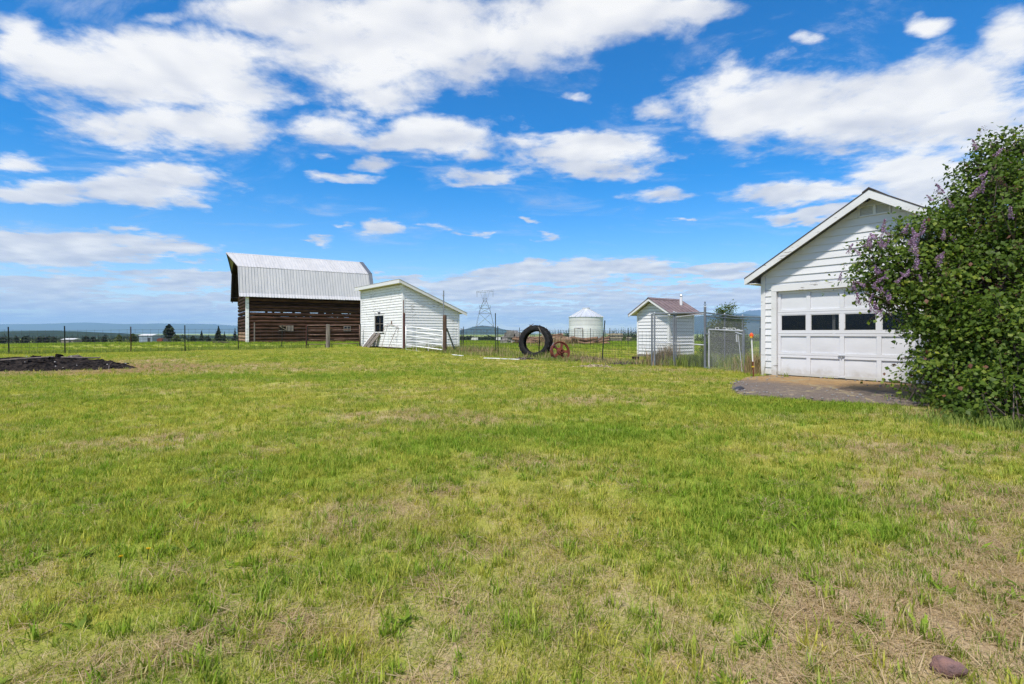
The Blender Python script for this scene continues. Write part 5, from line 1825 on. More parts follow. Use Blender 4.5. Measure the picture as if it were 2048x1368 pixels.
# ---- sapling and brush in the pen
def sapling():
    Y = 21.5
    p = at(1452, Y)
    root = thing('sapling', 'young leafy tree growing behind the chain link gate', 'tree', p)
    E = EYE - p.z
    def lb(px, py, rx, rz): return (X(px, Y) - p.x, RNG.uniform(-.2, .2), (HZ - py) / F * Y + E, rx, rx, rz)
    lobes = [lb(1452, 690, .62, .55), lb(1440, 660, .55, .4), lb(1470, 650, .4, .35), lb(1425, 700, .5, .5), lb(1478, 690, .45, .5), lb(1452, 630, .30, .22), lb(1462, 614, .22, .14), lb(1440, 622, .16, .12)]
    P, out, shade, C, U = lobes_points(lobes, 15000, .2, .08, 12, 8)
    v, f, r = leaf_cloud(P, out, RNG.uniform(.045, .085, len(P)), np.clip(shade * .6 + .4 * RNG.random(len(P)), 0, 1), .6, .3)
    link('crown', np_mesh('crown', v, f, M['sap_leaf'], r), root, kind='stuff')
    rng = random.Random(4)
    m = MB()
    for q in range(26):
        e = Vector(C[rng.randrange(len(C))]); s = Vector((rng.uniform(-.25, .25), rng.uniform(-.2, .2), -.1))
        m.tube([s, s.lerp(e, .5) + Vector((rng.uniform(-.1, .1), 0, .12)), e], [.016, .010, .003], 5, False)
    m.build('trunk', M['twig'], root)


sapling()


# ---- loose tufts: taller grass at the pen and fence feet
def tall_grass(name, areas, mat, seed):
    """areas: list of (cx, cy, rx, ry, n, h0, h1)"""
    rng = np.random.default_rng(seed)
    Vs = []; Fs = []; Rs_ = []; o = 0
    for (cx, cy, rx, ry, n, h0, h1, rlo, rhi) in areas:
        x = cx + rng.normal(size=n) * rx * .55; y = cy + rng.normal(size=n) * ry * .55
        z = EYE - hfun(x, y)
        h = rng.uniform(h0, h1, n); a = rng.random(n) * 6.283; bend = rng.uniform(.1, .55, n) * h
        w = rng.uniform(.004, .009, n)
        dxv, dyv = np.cos(a), np.sin(a); sx, sy = -np.sin(a) * w, np.cos(a) * w
        pts = [np.stack([x - sx, y - sy, z - .02], 1), np.stack([x + sx, y + sy, z - .02], 1),
               np.stack([x + dxv * bend * .35 + sx * .8, y + dyv * bend * .35 + sy * .8, z + h * .6], 1), np.stack([x + dxv * bend * .35 - sx * .8, y + dyv * bend * .35 - sy * .8, z + h * .6], 1),
               np.stack([x + dxv * bend, y + dyv * bend, z + h], 1)]
        v = np.stack(pts, 1).reshape(-1, 3)
        b = (np.arange(n) * 5)[:, None] + o
        Fs += [b + np.array([[0, 1, 2]]), b + np.array([[0, 2, 3]]), b + np.array([[3, 2, 4]])]
        Vs.append(v); Rs_.append(np.repeat(rng.uniform(rlo, rhi, n), 5)); o += n * 5
    me = np_mesh(name, np.concatenate(Vs), np.concatenate(Fs), mat, np.concatenate(Rs_))
    return link(name, me, kind='stuff')


ar = []
for (px, Y, rx, ry, n, h0, h1, a, b) in ((1318, 17.9, .5, .5, 700, .2, .6, 0, .7), (1335, 17.8, .35, .3, 500, .3, .85, 0, .55), (1365, 17.5, .8, .6, 1200, .15, .42, .3, 1), (1390, 16.9, .6, .4, 1200, .2, .50, .58, 1),
                                         (1440, 18.5, 1.2, .9, 3000, .2, .45, .5, 1), (1470, 17.4, .8, .7, 1500, .15, .40, .5, 1), (1512, 14.0, .25, .25, 350, .2, .7, 0, .7), (1500, 15.2, .5, .5, 800, .2, .5, .2, 1),
                                         (930, 26.5, 2.0, .8, 2600, .15, .42, .3, 1), (955, 25.6, 1.2, .5, 900, .1, .35, 0, .7), (1030, 23.3, 1.6, .5, 1300, .1, .3, .4, 1), (1140, 21.3, 1.2, .4, 700, .1, .45, 0, .9), (1175, 20.2, .9, .3, 700, .1, .22, 0, .5),
                                         (1100, 21.3, .5, .3, 500, .1, .35, .4, 1), (1250, 19.0, 1.2, .4, 700, .08, .2, 0, .6), (1110, 20.2, .6, .25, 500, .06, .2, .5, 1), (905, 24.7, .6, .4, 300, .1, .3, .5, 1),
                                         (1110, 34.0, 1.2, .6, 500, .3, .9, 0, .5), (1860, 8.6, .5, .4, 400, .06, .16, .6, 1), (1960, 6.8, .8, .4, 900, .05, .15, .6, 1), (2040, 6.3, .4, .3, 500, .06, .16, .6, 1), (1573, 12.75, .12, .08, 20, .08, .2, .6, 1)):
    ar.append((X(px, Y), Y, rx, ry, n, h0, h1, a, b))
for i in range(20):
    t = i / 19; q = lp[0].lerp(lp[-1], t)
    ar.append((q.x, q.y, 1.0, .35, 260, .10, .26, .6, 1))
for i in range(10):
    q = rp[0].lerp(rp[-1], i / 9)
    ar.append((q.x, q.y, .6, .25, 200, .08, .24, .3, 1))
tall_grass('tall_grass', ar, M['tall_dry'], 31)

# ------------------------------------------------------------------ debris, woodpile, stones
def rock(name, label, cat, p, sx, sy, sz, mat, seed, rz=0.0, sub=3):
    import bmesh
    bm = bmesh.new()
    bmesh.ops.create_icosphere(bm, subdivisions=sub, radius=1)
    for v in bm.verts:
        n = mnoise.noise(v.co * 1.1 + Vector((seed, 0, 0))) * .28 + mnoise.noise(v.co * 3.2 + Vector((0, seed, 0))) * .10 + abs(mnoise.noise(v.co * 2.1 + Vector((seed, seed, 3)))) * -.22
        v.co *= 1 + n
        v.co = Vector((v.co.x * sx, v.co.y * sy, v.co.z * sz))
    me = bpy.data.meshes.new(name); bm.to_mesh(me); bm.free()
    me.materials.append(mat)
    me.polygons.foreach_set('use_smooth', [True] * len(me.polygons))
    o = bpy.data.objects.new(name, me); COL.objects.link(o)
    o.location = p; o.rotation_euler = (0.1, -.15, rz)
    return tag(o, label, cat)


x, y = ground_from_px(1893, 1350)
rock('stone', 'smooth reddish stone lying in the dry grass at the bottom corner', 'stone', (x, y, gz(x, y) + .03), .055, .032, .038, M['rock_red'], 2.3, -.55)
x, y = ground_from_px(1477, 783)
rock('stone', 'dark lump of broken paving at the near left corner of the apron', 'stone', (x, y, gz(x, y) + .03), .14, .1, .06, M['truck_dark'], 5.1, .3)
x, y = ground_from_px(1975, 1243)
rock('stone', 'small pale stone half sunk in brown thatch near the right edge', 'stone', (x, y, gz(x, y) + .006), .028, .02, .012, M['rock_grey'], 8.4, .3, 2)


def woodpile():
    Y = 43.0
    p = at(1120, Y)
    g = thing('woodpile', 'heap of cut logs and timber beyond the wire fence behind the tyre', 'woodpile', p)
    rng = random.Random(12)
    for q in range(46):
        px = rng.uniform(1048, 1205); YY = Y + rng.uniform(-.9, .9)
        x0 = X(px, YY); zb = gz(x0, YY) - p.z
        hmax = .55 if px < 1090 else (.8 if px < 1130 else .45)
        z = zb + rng.uniform(.1, hmax)
        L = rng.uniform(.7, 2.6); an = rng.gauss(0, .35); r = rng.uniform(.07, .16)
        d = Vector((math.cos(an) * L / 2, math.sin(an) * L / 2, rng.gauss(0, .08)))
        c = Vector((x0 - p.x, YY - p.y, z))
        m = MB(); m.tube([c - d, c, c + d], [r, r, r * .9], 7)
        m.build('log', M['timber'] if rng.random() > .18 else M['pale_timber'], g)
    for (px, py, w) in ((1103, 676, .8), (1112, 672, .6)):
        x0 = X(px, Y); c = Vector((x0 - p.x, 0, EYE + (HZ - py) / F * Y - p.z))
        m = MB(); m.tube([c + Vector((-w, 0, -.1)), c + Vector((w, .2, .05))], .16, 8); m.build('log', M['timber'], g)


woodpile()


def rubble(name, label, cat, px0, px1, top, bot, Y, n, mat, seed, smin, smax):
    rng = random.Random(seed)
    p = at((px0 + px1) / 2, Y)
    g = thing(name, label, cat, p)
    for q in range(n):
        u = rng.uniform(-1, 1)
        px = (px0 + px1) / 2 + u * (px1 - px0) / 2
        t = rng.random()
        py = bot - (bot - top) * (1 - u * u) * t
        s = rng.uniform(smin, smax)
        x0 = X(px, Y); c = Vector((x0 - p.x, rng.uniform(-.6, .6), EYE + (HZ - py) / F * Y - p.z))
        m = MB()
        pts = []
        for sz in (-1, 1):
            for (a, b) in ((-1, -1), (1, -1), (1, 1), (-1, 1)): pts.append(c + Vector((a * s * rng.uniform(.5, 1), b * s * rng.uniform(.5, 1), sz * s * rng.uniform(.4, .9))))
        m.hexa(pts)
        m.build('rubble_block', mat, g)
    return g


rubble('rubble_heap', 'grey heap of broken concrete in the pasture left of the tyre', 'rubble', 1006, 1046, 664, 685, 44.0, 60, M['rock_grey'], 4, .12, .34)
# mulch mounds
for (px, Y, w, h, lab, seed) in ((432, 40, 1.6, .16, 'low brown dirt mound in the pasture beside the barn', 2), (1172, 20.4, 1.0, .12, 'brown heap of dead weeds at the foot of the leaning post', 3), (1252, 18.2, .8, .06, 'flat dark heap of dead grass near the pump house fence', 4), (1052, 20.7, .5, .06, 'small grey patch of dead weeds in the lawn before the tyre', 6), (1190, 17.0, .5, .05, 'pale clump of dry weeds in the lawn right of the wheel', 7)):
    p = at(px, Y); rng = random.Random(seed)
    m = MB()
    for q in range(160):
        u, v_ = rng.gauss(0, .42), rng.gauss(0, .2)
        e = max(0, 1 - u * u - v_ * v_)
        c = Vector((u * w, v_ * w, gz(p.x + u * w, p.y + v_ * w) - p.z + h * e * rng.random()))
        d = Vector((rng.gauss(0, 1), rng.gauss(0, 1), rng.gauss(0, .35))) * .10
        m.tube([c - d, c + d], .012, 3, False)
    o = m.build('brush_heap', M['ash_stick'] if seed != 7 else M['pale_timber'], loc=p)
    tag(o, lab, 'brush heap')

# a brick-like block at the pump house corner
p = at(1271, 21.5)
m = MB(); m.box(-.13, .13, -.1, .1, -.02, .14)
tag(m.build('timber_block', M['dark_wood'], loc=p), 'dark timber block on the grass at the pump house corner', 'block')
# lumber stacks far behind
for (px0, px1, Y, zt, lab) in ((1213, 1246, 74, 1.5, 'low stack of grey lumber before the dark tree line'), (1250, 1262, 76, .9, 'short stack of pale lumber right of the longer stack')):
    A = at((px0 + px1) / 2, Y)
    g = thing('lumber_stack', lab, 'lumber', A)
    hw = (px1 - px0) / 2 / F * Y
    k = 0; z = -.1
    while z < zt - .2:
        m = MB(); m.box(-hw + random.uniform(0, .3), hw - random.uniform(0, .3), -.5, .5, z, z + .17); m.build('beam', M['pale_timber'] if k % 2 else M['grey_wood'], g)
        z += .24; k += 1

# dandelions in the lawn
def dandelion(px, py, lab):
    x, y = ground_from_px(px, py)
    g = thing('dandelion', lab, 'flower', (x, y, gz(x, y)))
    m = MB(); m.tube([(0, 0, 0), (.004, 0, .06)], .003, 5); m.build('stem', M['sap_leaf'], g)
    n = 60; a = RNG.random(n) * 6.283; rr = np.sqrt(RNG.random(n)) * .009
    P = np.stack([rr * np.cos(a) + .004, rr * np.sin(a), .062 + .006 * RNG.random(n)], 1)
    D = np.stack([np.cos(a), np.sin(a), np.full(n, .7)], 1)
    v, f, r = leaf_cloud(P, D, np.full(n, .009), RNG.random(n), .35, .1)
    link('flower_head', np_mesh('flower_head', v, f, M['dandelion'], r), g)


dandelion(240, 1136, 'yellow dandelion flower in the lower left of the lawn')
dandelion(295, 1120, 'smaller yellow dandelion just right of the other one')


# ------------------------------------------------------------------ far trees, buildings, forest
def conifer_arrays(h, w, seed, n=110, round_top=False, bare=.12):
    rng = np.random.default_rng(seed)
    t = rng.random(n) ** .8
    rad = (np.sin(np.pi * np.clip(t * .85 + .12, 0, 1)) ** .8 if round_top else (1 - t) ** .85) * w * (.6 + .5 * rng.random(n))
    a = rng.random(n) * 6.283
    z = h * (bare + (1 - bare) * t)
    C = np.stack([np.cos(a) * rad * .55, np.sin(a) * rad * .55, z], 1)
    D = np.stack([np.cos(a), np.sin(a), rng.normal(size=n) * .25 - .15 + .5 * (t > .9)], 1)
    L = np.maximum(rad * 1.1, w * .22)
    v, f, r = leaf_cloud(C, D, L, rng.random(n), .62, .5)
    return v, f, r


def far_tree(name, label, cat, px, Y, toppy, wpx, round_top, seed, mat=None, bare=.12, n=220, group=None):
    p = at(px, Y)
    h = EYE + (HZ - toppy) / F * Y - p.z
    g = thing(name, label, cat, p, 0, group)
    v, f, r = conifer_arrays(h, wpx / F * Y / 2, seed, n, round_top, bare)
    link('crown', np_mesh('crown', v, f, mat or M['conifer'], r), g, kind='stuff')
    m = MB(); m.tube([(0, 0, -.5), (0, 0, h * .5), (0, 0, h * .93)], [h * .022, h * .015, h * .004], 6); m.build('trunk', M['pine_bark'], g)
    return g


far_tree('pine_tree', 'round topped tall pine alone above the far left field', 'tree', 338, 260, 648, 20, True, 1, bare=.22, n=420)
far_tree('pine_tree', 'small dark pine close right of the tall round topped pine', 'tree', 350, 262, 663, 10, False, 2)
far_tree('pine_tree', 'dark bushy pine left of the twin topped pine', 'tree', 403, 262, 661, 13, False, 3)
far_tree('pine_tree', 'tallest dark pine of the group left of the barn', 'tree', 437, 258, 652, 19, False, 4, n=360)
far_tree('pine_tree', 'small spire of pine beside the tallest dark pine', 'tree', 449, 260, 663, 9, False, 5)
far_tree('pine_tree', 'slim dark pine just left of the barn corner', 'tree', 470, 262, 656, 12, False, 6)
far_tree('round_bush', 'rounded bright green bush beneath the tall pine', 'bush', 353, 255, 670, 18, True, 7, M['bush_far'], .02)
far_tree('round_bush', 'olive bush beside the fence post on the far field', 'bush', 266, 255, 667, 16, True, 8, M['bush_far'], .02)
far_tree('round_bush', 'light green bush left of the olive bush', 'bush', 238, 258, 669, 14, True, 9, M['bush_far'], .02)
bs = random.Random(6)
names = ['leftmost', 'second', 'third', 'fourth', 'fifth', 'sixth', 'seventh', 'eighth', 'ninth', 'tenth', 'eleventh']
for i, (px, w) in enumerate(((5, 16), (33, 9), (50, 18), (80, 16), (93, 14), (107, 12), (172, 14), (186, 12), (208, 12), (386, 14), (416, 12))):
    far_tree('field_bush', '%s dark bush from the left along the far field edge' % names[i], 'bush', px, 300 + bs.uniform(-10, 10), 672 + bs.uniform(-1.5, 1.5), w, True, 20 + i, M['conifer'], .02, 150, 'dark bushes along the far field edge')


def far_building(name, label, px0, px1, ytop, yeave, Y, wall, roof):
    A = at((px0 + px1) / 2, Y); hw = (px1 - px0) / 2 / F * Y
    g = thing(name, label, 'building', A)
    ze = EYE + (HZ - yeave) / F * Y - A.z; zt = EYE + (HZ - ytop) / F * Y - A.z
    D = 7.0
    m = MB(); m.box(-hw, hw, -D / 2, D / 2, -1.5, ze); m.build('wall', wall, g)
    m = MB(); m.prism([(-D / 2 - .4, ze + .01), (0, zt), (D / 2 + .4, ze + .01), (0, ze + .02)], -hw - .3, hw + .3, 'x'); m.build('roof', roof, g)
    nb = max(2, int(hw * 2 / 5))
    for k in range(nb):
        x0 = -hw + (k + .3) * 2 * hw / nb
        m = MB(); m.box(x0, x0 + hw / nb * .8, -D / 2 - .06, -D / 2 - .01, -1.2, ze * .7); m.build('door', M['truck_dark'] if k == nb - 1 else wall, g)
    return g


far_building('farm_building', 'long blue grey metal barn with a pale roof far across the field', 287, 313, 668, 671, 290, M['blue_far'], M['white_far'])
far_building('low_shed', 'low white roofed shed far across the left field', 132, 156, 676.5, 679, 310, M['grey_wood'], M['white_far'])
for (px, lab, mt) in ((322, 'dark red machinery parked right of the far metal barn', 'rust'), (333, 'black trailer parked under the tall pine', 'truck_dark')):
    p = at(px, 285); g = thing('farm_trailer', lab, 'trailer', p)
    m = MB(); m.box(-1.6, 1.6, -1, 1, .5, 1.9); m.prism([(-1.5, 1.9), (1.5, 1.9), (1.0, 2.5), (-.6, 2.5)], -.9, .9, 'y'); m.build('body', M[mt], g)
    for q in (-.9, .9):
        m = MB(); m.tube([(q, -1.05, .4), (q, 1.05, .4)], .4, 10); m.build('wheel', M['rubber'], g)


def forest(name, spans, seed, hfac=(.8, 1.2), n=34):
    """a far wood that reads as one mass: (px0, px1, Y, top py, count)"""
    rng = np.random.default_rng(seed)
    Vs = []; Fs = []; Rr = []; o = 0
    for (a, b, Y, top, cnt) in spans:
        for i in range(cnt):
            px = rng.uniform(a, b); YY = Y * rng.uniform(.96, 1.06)
            x = X(px, YY); z = gz(x, YY)
            h = (EYE + (HZ - top) / F * YY - z) * rng.uniform(*hfac)
            v, f, r = conifer_arrays(h, h * rng.uniform(.13, .2), int(rng.integers(1e6)), n, False, .05)
            v = v + np.array([x, YY, z])
            Vs.append(v); Fs.append(f + o); Rr.append(r); o += len(v)
    return link(name, np_mesh(name, np.concatenate(Vs), np.concatenate(Fs), M['conifer'], np.concatenate(Rr)), kind='stuff')


forest('far_forest', [(-300, 520, 430, 672, 520), (-300, 250, 640, 669.5, 260), (-250, 500, 1500, 671, 160), (915, 1045, 430, 671, 150), (915, 1045, 900, 669.5, 60), (1045, 1100, 900, 668, 50), (1080, 1145, 620, 661, 60), (1095, 1160, 640, 660, 50), (1195, 1290, 560, 660, 120), (1240, 1290, 540, 658, 50), (1385, 1560, 700, 662, 130), (1560, 2300, 700, 662, 260), (-900, -250, 1500, 668, 180)], 2)
# brushy undergrowth in front of the woods
def hedge_band(name, spans, seed):
    rng = np.random.default_rng(seed)
    P = []; D = []; Sz = []
    for (a, b, Y, top, cnt) in spans:
        px = rng.uniform(a, b, cnt); YY = Y * rng.uniform(.97, 1.04, cnt); x = (px - 1024) / F * YY; z = EYE - hfun(x, YY)
        h = EYE + (HZ - top) / F * YY - z
        P.append(np.stack([x, YY, z + h * rng.random(cnt) * (.5 + .5 * vnoise(px * .13, YY * 0, seed))], 1)); D.append(rng.normal(size=(cnt, 3))); Sz.append(np.full(cnt, Y * .0035))
    P = np.concatenate(P); v, f, r = leaf_cloud(P, np.concatenate(D), np.concatenate(Sz), rng.random(len(P)), .8, .4)
    return link(name, np_mesh(name, v, f, M['bush_far'], r), kind='stuff')


def treeline():
    rng = np.random.default_rng(44)
    P = []; Sz = []
    for (a, b, Y, top, cnt) in ((-400, 520, 440, 671.0, 11000), (915, 1060, 420, 672, 2200), (1195, 1290, 400, 671, 1500)):
        px = rng.uniform(a, b, cnt); YY = Y * rng.uniform(.98, 1.03, cnt); x = (px - 1024) / F * YY; z = EYE - hfun(x, YY)
        h = (EYE + (HZ - top) / F * YY - z) * (.35 + .95 * vnoise(px * .09, px * 0, 3) * (.6 + .4 * vnoise(px * .5, px * 0, 8)))
        P.append(np.stack([x, YY, z + h * rng.random(cnt) ** .8], 1)); Sz.append(np.full(cnt, 1.1))
    P = np.concatenate(P); v, f, r = leaf_cloud(P, rng.normal(size=P.shape), np.concatenate(Sz), rng.random(len(P)), .8, .4)
    return link('tree_line', np_mesh('tree_line', v, f, M['conifer'], r), kind='stuff')


treeline()
hedge_band('undergrowth', [(915, 1060, 480, 672, 900), (1060, 1150, 330, 672, 500), (1195, 1290, 330, 673, 700), (1385, 1560, 200, 672, 900), (200, 500, 410, 678, 500), (-200, 200, 410, 678, 400)], 5)
for (px, Y, w, lab) in ((950, 300, 3.4, 'white trailer standing in front of the far trees below the pylon'), (997, 290, 2.4, 'small white truck in front of the far trees left of the rubble heap')):
    p = at(px, Y); g = thing('white_trailer', lab, 'trailer', p)
    m = MB(); m.box(-w / 2, w / 2, -1, 1, .5, 2.1); m.box(-w / 2 - .5, -w / 2, -.9, .9, .5, 1.5); m.build('body', M['white_far'], g)
    for q in (-w / 3, w / 3):
        m = MB(); m.tube([(q, -1.05, .4), (q, 1.05, .4)], .4, 10); m.build('wheel', M['rubber'], g)


# ------------------------------------------------------------------ grass
def blades(n, radius, h0, h1, w0, w1, bend0, bend1, lying=0.0, seed=0, center=1.0):
    rng = np.random.default_rng(seed)
    rr = radius * rng.random(n) ** center; a0 = rng.random(n) * 6.283
    x, y = rr * np.cos(a0), rr * np.sin(a0)
    h = rng.uniform(h0, h1, n); a = rng.random(n) * 6.283
    bend = rng.uniform(bend0, bend1, n) * h
    up = np.sqrt(np.maximum(h ** 2 - bend ** 2, (h * .12) ** 2)) * (1 - lying) + lying * rng.uniform(.003, .022, n)
    bend = np.where(lying > .5, h, bend)
    w = rng.uniform(w0, w1, n) / 2
    dx_, dy_ = np.cos(a), np.sin(a); sx, sy = -np.sin(a) * w, np.cos(a) * w
    zb = np.full(n, -.006) + lying * rng.uniform(.004, .02, n)
    P = [np.stack([x - sx, y - sy, zb], 1), np.stack([x + sx, y + sy, zb], 1),
         np.stack([x + dx_ * bend * .4 + sx * .85, y + dy_ * bend * .4 + sy * .85, zb + up * .62], 1), np.stack([x + dx_ * bend * .4 - sx * .85, y + dy_ * bend * .4 - sy * .85, zb + up * .62], 1),
         np.stack([x + dx_ * bend, y + dy_ * bend, zb + up], 1)]
    v = np.stack(P, 1).reshape(-1, 3)
    b = (np.arange(n) * 5)[:, None]
    f = np.concatenate([b + np.array([[0, 1, 2]]), b + np.array([[0, 2, 3]]), b + np.array([[3, 2, 4]])])
    return v, f, np.repeat(rng.random(n), 5)


def m_grass():
    m, n, p = new_mat('grass_blade')
    dry = n.attr('dry', 'INSTANCER'); tint = n.attr('tint', 'INSTANCER'); r = n.attr('rnd')
    d = n.math('ADD', dry, n.math('MULTIPLY', n.math('SUBTRACT', r, .5), .8))
    d = n.ss(d, .42, .72)
    g = n.mix(tint, (0.215, 0.325, 0.028), (0.50, 0.465, 0.085))
    rr = n.math('MULTIPLY_ADD', r, .85, .55)
    g = n.vmath('MULTIPLY', g, n.cxyz(rr, rr, rr))
    st = n.mix(r, (0.38, 0.27, 0.16), (0.68, 0.54, 0.34))
    c = n.mix(d, g, st)
    n.put(p.inputs['Base Color'], c)
    p.inputs['Roughness'].default_value = .6
    p.inputs['Specular IOR Level'].default_value = .25
    tl = n.node('ShaderNodeBsdfTranslucent'); n.put(tl.inputs[0], n.mix(1.0, c, (1.1, 1.15, .6), 'MULTIPLY'))
    mx = n.node('ShaderNodeMixShader'); mx.inputs[0].default_value = .45
    n.l.new(p.outputs[0], mx.inputs[1]); n.l.new(tl.outputs[0], mx.inputs[2])
    n.l.new(mx.outputs[0], m.node_tree.nodes['Material Output'].inputs[0])
    return m


M['grass'] = m_grass()
protos = bpy.data.collections.new('grass_tufts')
specs = []
for k in range(4): specs.append(dict(n=105, radius=.15, h0=.02, h1=.06, w0=.002, w1=.0036, bend0=.35, bend1=.95))       # 0-3 mown lawn
for k in range(4): specs.append(dict(n=22, radius=.045, h0=.035, h1=.105, w0=.004, w1=.0085, bend0=.2, bend1=.75, center=.7))   # 4-7 fresh tufts
for k in range(4): specs.append(dict(n=70, radius=.15, h0=.05, h1=.17, w0=.0016, w1=.0034, bend0=.9, bend1=1, lying=1.0))     # 8-11 lying straw
for k in range(3): specs.append(dict(n=70, radius=.28, h0=.10, h1=.26, w0=.006, w1=.012, bend0=.15, bend1=.6))                # 12-14 meadow
for k in range(3): specs.append(dict(n=9 + 2 * k, radius=.035, h0=.035, h1=.085, w0=.012, w1=.024, bend0=.8, bend1=.97))             # 15-17 broad leaved weeds
for i, sp in enumerate(specs):
    v, f, r = blades(seed=100 + i, **sp)
    me = np_mesh('tuft_%02d' % i, v, f, M['grass'], r)
    protos.objects.link(bpy.data.objects.new('tuft_%02d' % i, me))

POLY_APRON = np.array(APRON)


def in_poly(x, y, poly):
    inside_ = np.zeros(x.shape, bool)
    j = len(poly) - 1
    for i in range(len(poly)):
        xi, yi = poly[i]; xj, yj = poly[j]
        c = ((yi > y) != (yj > y)) & (x < (xj - xi) * (y - yi) / (yj - yi + 1e-12) + xi)
        inside_ ^= c
        j = i
    return inside_


def blocked(x, y):
    jx = (fbm(x, y, 3.0, 121, 3) - .5) * .35; jy = (fbm(x, y, 3.0, 131, 3) - .5) * .35
    b = in_poly(x + jx, y + jy, POLY_APRON)
    def rect(cx, cy, rz, x0, x1, y0, y1):
        c, s = math.cos(rz), math.sin(rz)
        lx = (x - cx) * c + (y - cy) * s; ly = -(x - cx) * s + (y - cy) * c
        return (lx > x0) & (lx < x1) & (ly > y0) & (ly < y1)
    R_ = Vector((6.52, 13.69, 0)) - DA * 5.12
    b |= rect(R_.x, R_.y, RZ, -.03, 7, -.03, 5.15)
    b |= rect(-5.81, 28, RZ, 0, 3.45, 0, 6.2) | rect(6.73, 22.5, RZ, -.05, 1.8, -.05, 1.8) | rect(-20.6, 41, BRZ, 0, 10, 0, 6.8)
    b |= (((x - BURN[0]) / 5.3) ** 2 + ((y - BURN[1]) / 1.4) ** 2) < 1
    return b


def scatter(y0, y1, dens, rng, margin=1.06):
    """random points in the view wedge with density dens(Y) per square metre"""
    ys = np.linspace(y0, y1, 400)
    wid = 2 * (ys * margin + .8)
    lam = dens(ys) * wid
    tot = np.trapezoid(lam, ys) if hasattr(np, 'trapezoid') else np.trapz(lam, ys)
    N = int(tot)
    cdf = np.cumsum(lam); cdf /= cdf[-1]
    Y = np.interp(rng.random(N), cdf, ys)
    Xv = (rng.random(N) * 2 - 1) * (Y * margin + .8)
    return Xv, Y


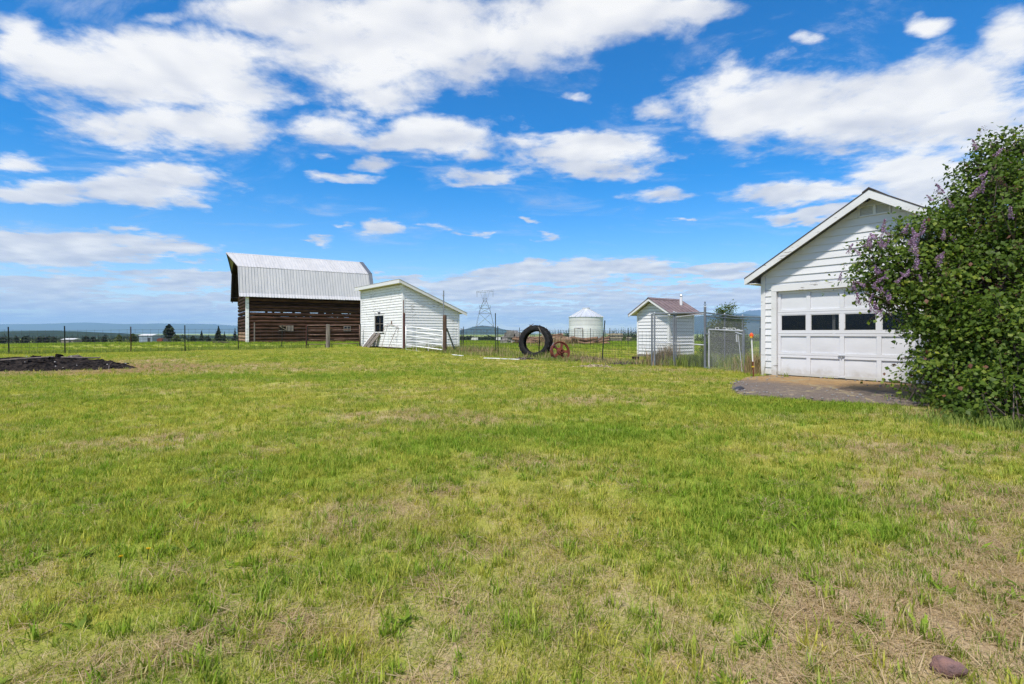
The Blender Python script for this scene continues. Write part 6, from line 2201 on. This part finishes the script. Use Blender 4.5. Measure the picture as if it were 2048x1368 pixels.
def build_grass():
    rng = np.random.default_rng(5)
    PX, PY, SC, IX, TI, DR = [], [], [], [], [], []

    def add(x, y, sc, ix, ti, dr):
        keep = ~blocked(x, y)
        PX.append(x[keep]); PY.append(y[keep]); SC.append(sc[keep]); IX.append(ix[keep]); TI.append(ti[keep]); DR.append(dr[keep])
    # mown lawn
    x, y = scatter(1.2, 33, lambda Y: np.minimum(100, 560 / Y ** 1.05), rng)
    d = drymap(x, y); l = lushmap(x, y)
    add(x, y, (.8 + .5 * rng.random(len(x))) * (1 + .3 * l) * (1 - .35 * np.clip(d, 0, 1)) * np.clip((y / 5) ** .24, 1, 1.7), rng.integers(0, 4, len(x)), np.clip(.95 - .9 * l + rng.normal(size=len(x)) * .36, 0, 1), np.clip(d * .72 + .05, 0, 1))
    # fresh tufts
    x, y = scatter(1.2, 26, lambda Y: np.minimum(135, 620 / Y ** 1.1), rng)
    d = drymap(x, y); l = lushmap(x, y)
    k = rng.random(len(x)) < (.42 + .58 * l) * (1 - .30 * d)
    x, y, d, l = x[k], y[k], d[k], l[k]
    add(x, y, (.5 + .6 * rng.random(len(x))) * np.clip((y / 5) ** .2, 1, 1.35), rng.integers(4, 8, len(x)), np.clip(.75 - l + rng.normal(size=len(x)) * .3, 0, 1), np.clip(d * .35, 0, 1))
    # broad leaved weeds
    x, y = scatter(1.2, 16, lambda Y: np.minimum(14, 60 / Y ** 1.1), rng)
    k = rng.random(len(x)) < np.clip((fbm(x, y, 1.1, 91, 3) - .38) * 4, .05, 1)
    x, y = x[k], y[k]
    add(x, y, .7 + .6 * rng.random(len(x)), rng.integers(15, 18, len(x)), np.full(len(x), .02), np.zeros(len(x)))
    # straw
    x, y = scatter(1.2, 24, lambda Y: np.minimum(70, 300 / Y ** 1.1), rng)
    d = drymap(x, y)
    k = rng.random(len(x)) < np.clip(d * 1.15 - .22, 0.06, .8)
    x, y = x[k], y[k]
    add(x, y, .7 + .8 * rng.random(len(x)), rng.integers(8, 12, len(x)), np.zeros(len(x)), np.full(len(x), 1.2))
    # meadow beyond the fences
    x, y = scatter(27, 85, lambda Y: 3.2 * (Y > 0), rng, 1.0)
    left = x < -6.0
    fy = np.interp(x, [lp[0].x, lp[-1].x, -9.4, -6], [lp[0].y, lp[-1].y, 33, 33])
    fr_ = np.interp(x, [-3.4, rp[1].x, rp[2].x, rp[3].x, rp[4].x], [25, rp[1].y, rp[2].y, rp[3].y, rp[4].y])
    k = np.where(left, y > fy + .5, (y > np.maximum(fr_, 25) + 1.0))
    x, y = x[k], y[k]
    add(x, y, (.55 + .5 * rng.random(len(x))) * np.clip(y / 45, 1, 1.4), rng.integers(12, 15, len(x)), np.clip(.12 + rng.normal(size=len(x)) * .2, 0, 1), np.clip(drymap(x, y) * .5, 0, 1))
    x = np.concatenate(PX); y = np.concatenate(PY)
    z = EYE - hfun(x, y)
    n = len(x)
    me = bpy.data.meshes.new('grass')
    me.vertices.add(n)
    me.vertices.foreach_set('co', np.stack([x, y, z], 1).astype(np.float32).ravel())
    def A(nm, typ, arr, key='value'):
        a_ = me.attributes.new(nm, typ, 'POINT'); a_.data.foreach_set(key, arr)
    A('scl', 'FLOAT', np.concatenate(SC).astype(np.float32)); A('idx', 'INT', np.concatenate(IX).astype(np.int32))
    A('tint', 'FLOAT', np.concatenate(TI).astype(np.float32)); A('dry', 'FLOAT', np.concatenate(DR).astype(np.float32))
    A('yaw', 'FLOAT', (rng.random(n) * 6.283).astype(np.float32))
    me.materials.append(M['grass'])
    o = link('grass', me, kind='stuff')
    ng = bpy.data.node_groups.new('grass_scatter', 'GeometryNodeTree')
    ng.interface.new_socket('Geometry', in_out='INPUT', socket_type='NodeSocketGeometry')
    ng.interface.new_socket('Geometry', in_out='OUTPUT', socket_type='NodeSocketGeometry')
    N, Lk = ng.nodes, ng.links
    gi = N.new('NodeGroupInput'); go = N.new('NodeGroupOutput')
    ci = N.new('GeometryNodeCollectionInfo'); ci.inputs['Collection'].default_value = protos; ci.inputs['Separate Children'].default_value = True; ci.inputs['Reset Children'].default_value = True
    iop = N.new('GeometryNodeInstanceOnPoints'); iop.inputs['Pick Instance'].default_value = True
    def na(nm, typ):
        q = N.new('GeometryNodeInputNamedAttribute'); q.data_type = typ; q.inputs['Name'].default_value = nm; return q.outputs['Attribute']
    cx_ = N.new('ShaderNodeCombineXYZ'); Lk.new(na('yaw', 'FLOAT'), cx_.inputs[2])
    Lk.new(gi.outputs[0], iop.inputs['Points']); Lk.new(ci.outputs[0], iop.inputs['Instance'])
    Lk.new(na('idx', 'INT'), iop.inputs['Instance Index']); Lk.new(cx_.outputs[0], iop.inputs['Rotation']); Lk.new(na('scl', 'FLOAT'), iop.inputs['Scale'])
    Lk.new(iop.outputs[0], go.inputs[0])
    md = o.modifiers.new('scatter', 'NODES'); md.node_group = ng
    print('grass instances', n)


build_grass()

# ------------------------------------------------------------------ air
HAZE = 4.6e-5
hm_, hn, hp = new_mat('haze_air')
hm_.node_tree.nodes.remove(hp)
vol = hn.node('ShaderNodeVolumePrincipled')
vol.inputs['Color'].default_value = (0.38, 0.60, 1.0, 1)
vol.inputs['Density'].default_value = HAZE
vol.inputs['Anisotropy'].default_value = 0.0
hn.l.new(vol.outputs[0], hm_.node_tree.nodes['Material Output'].inputs['Volume'])
mb = MB(); mb.box(-40500, 40500, -40500, 40500, -32, 1150)
mb.build('haze', hm_, kind='stuff')
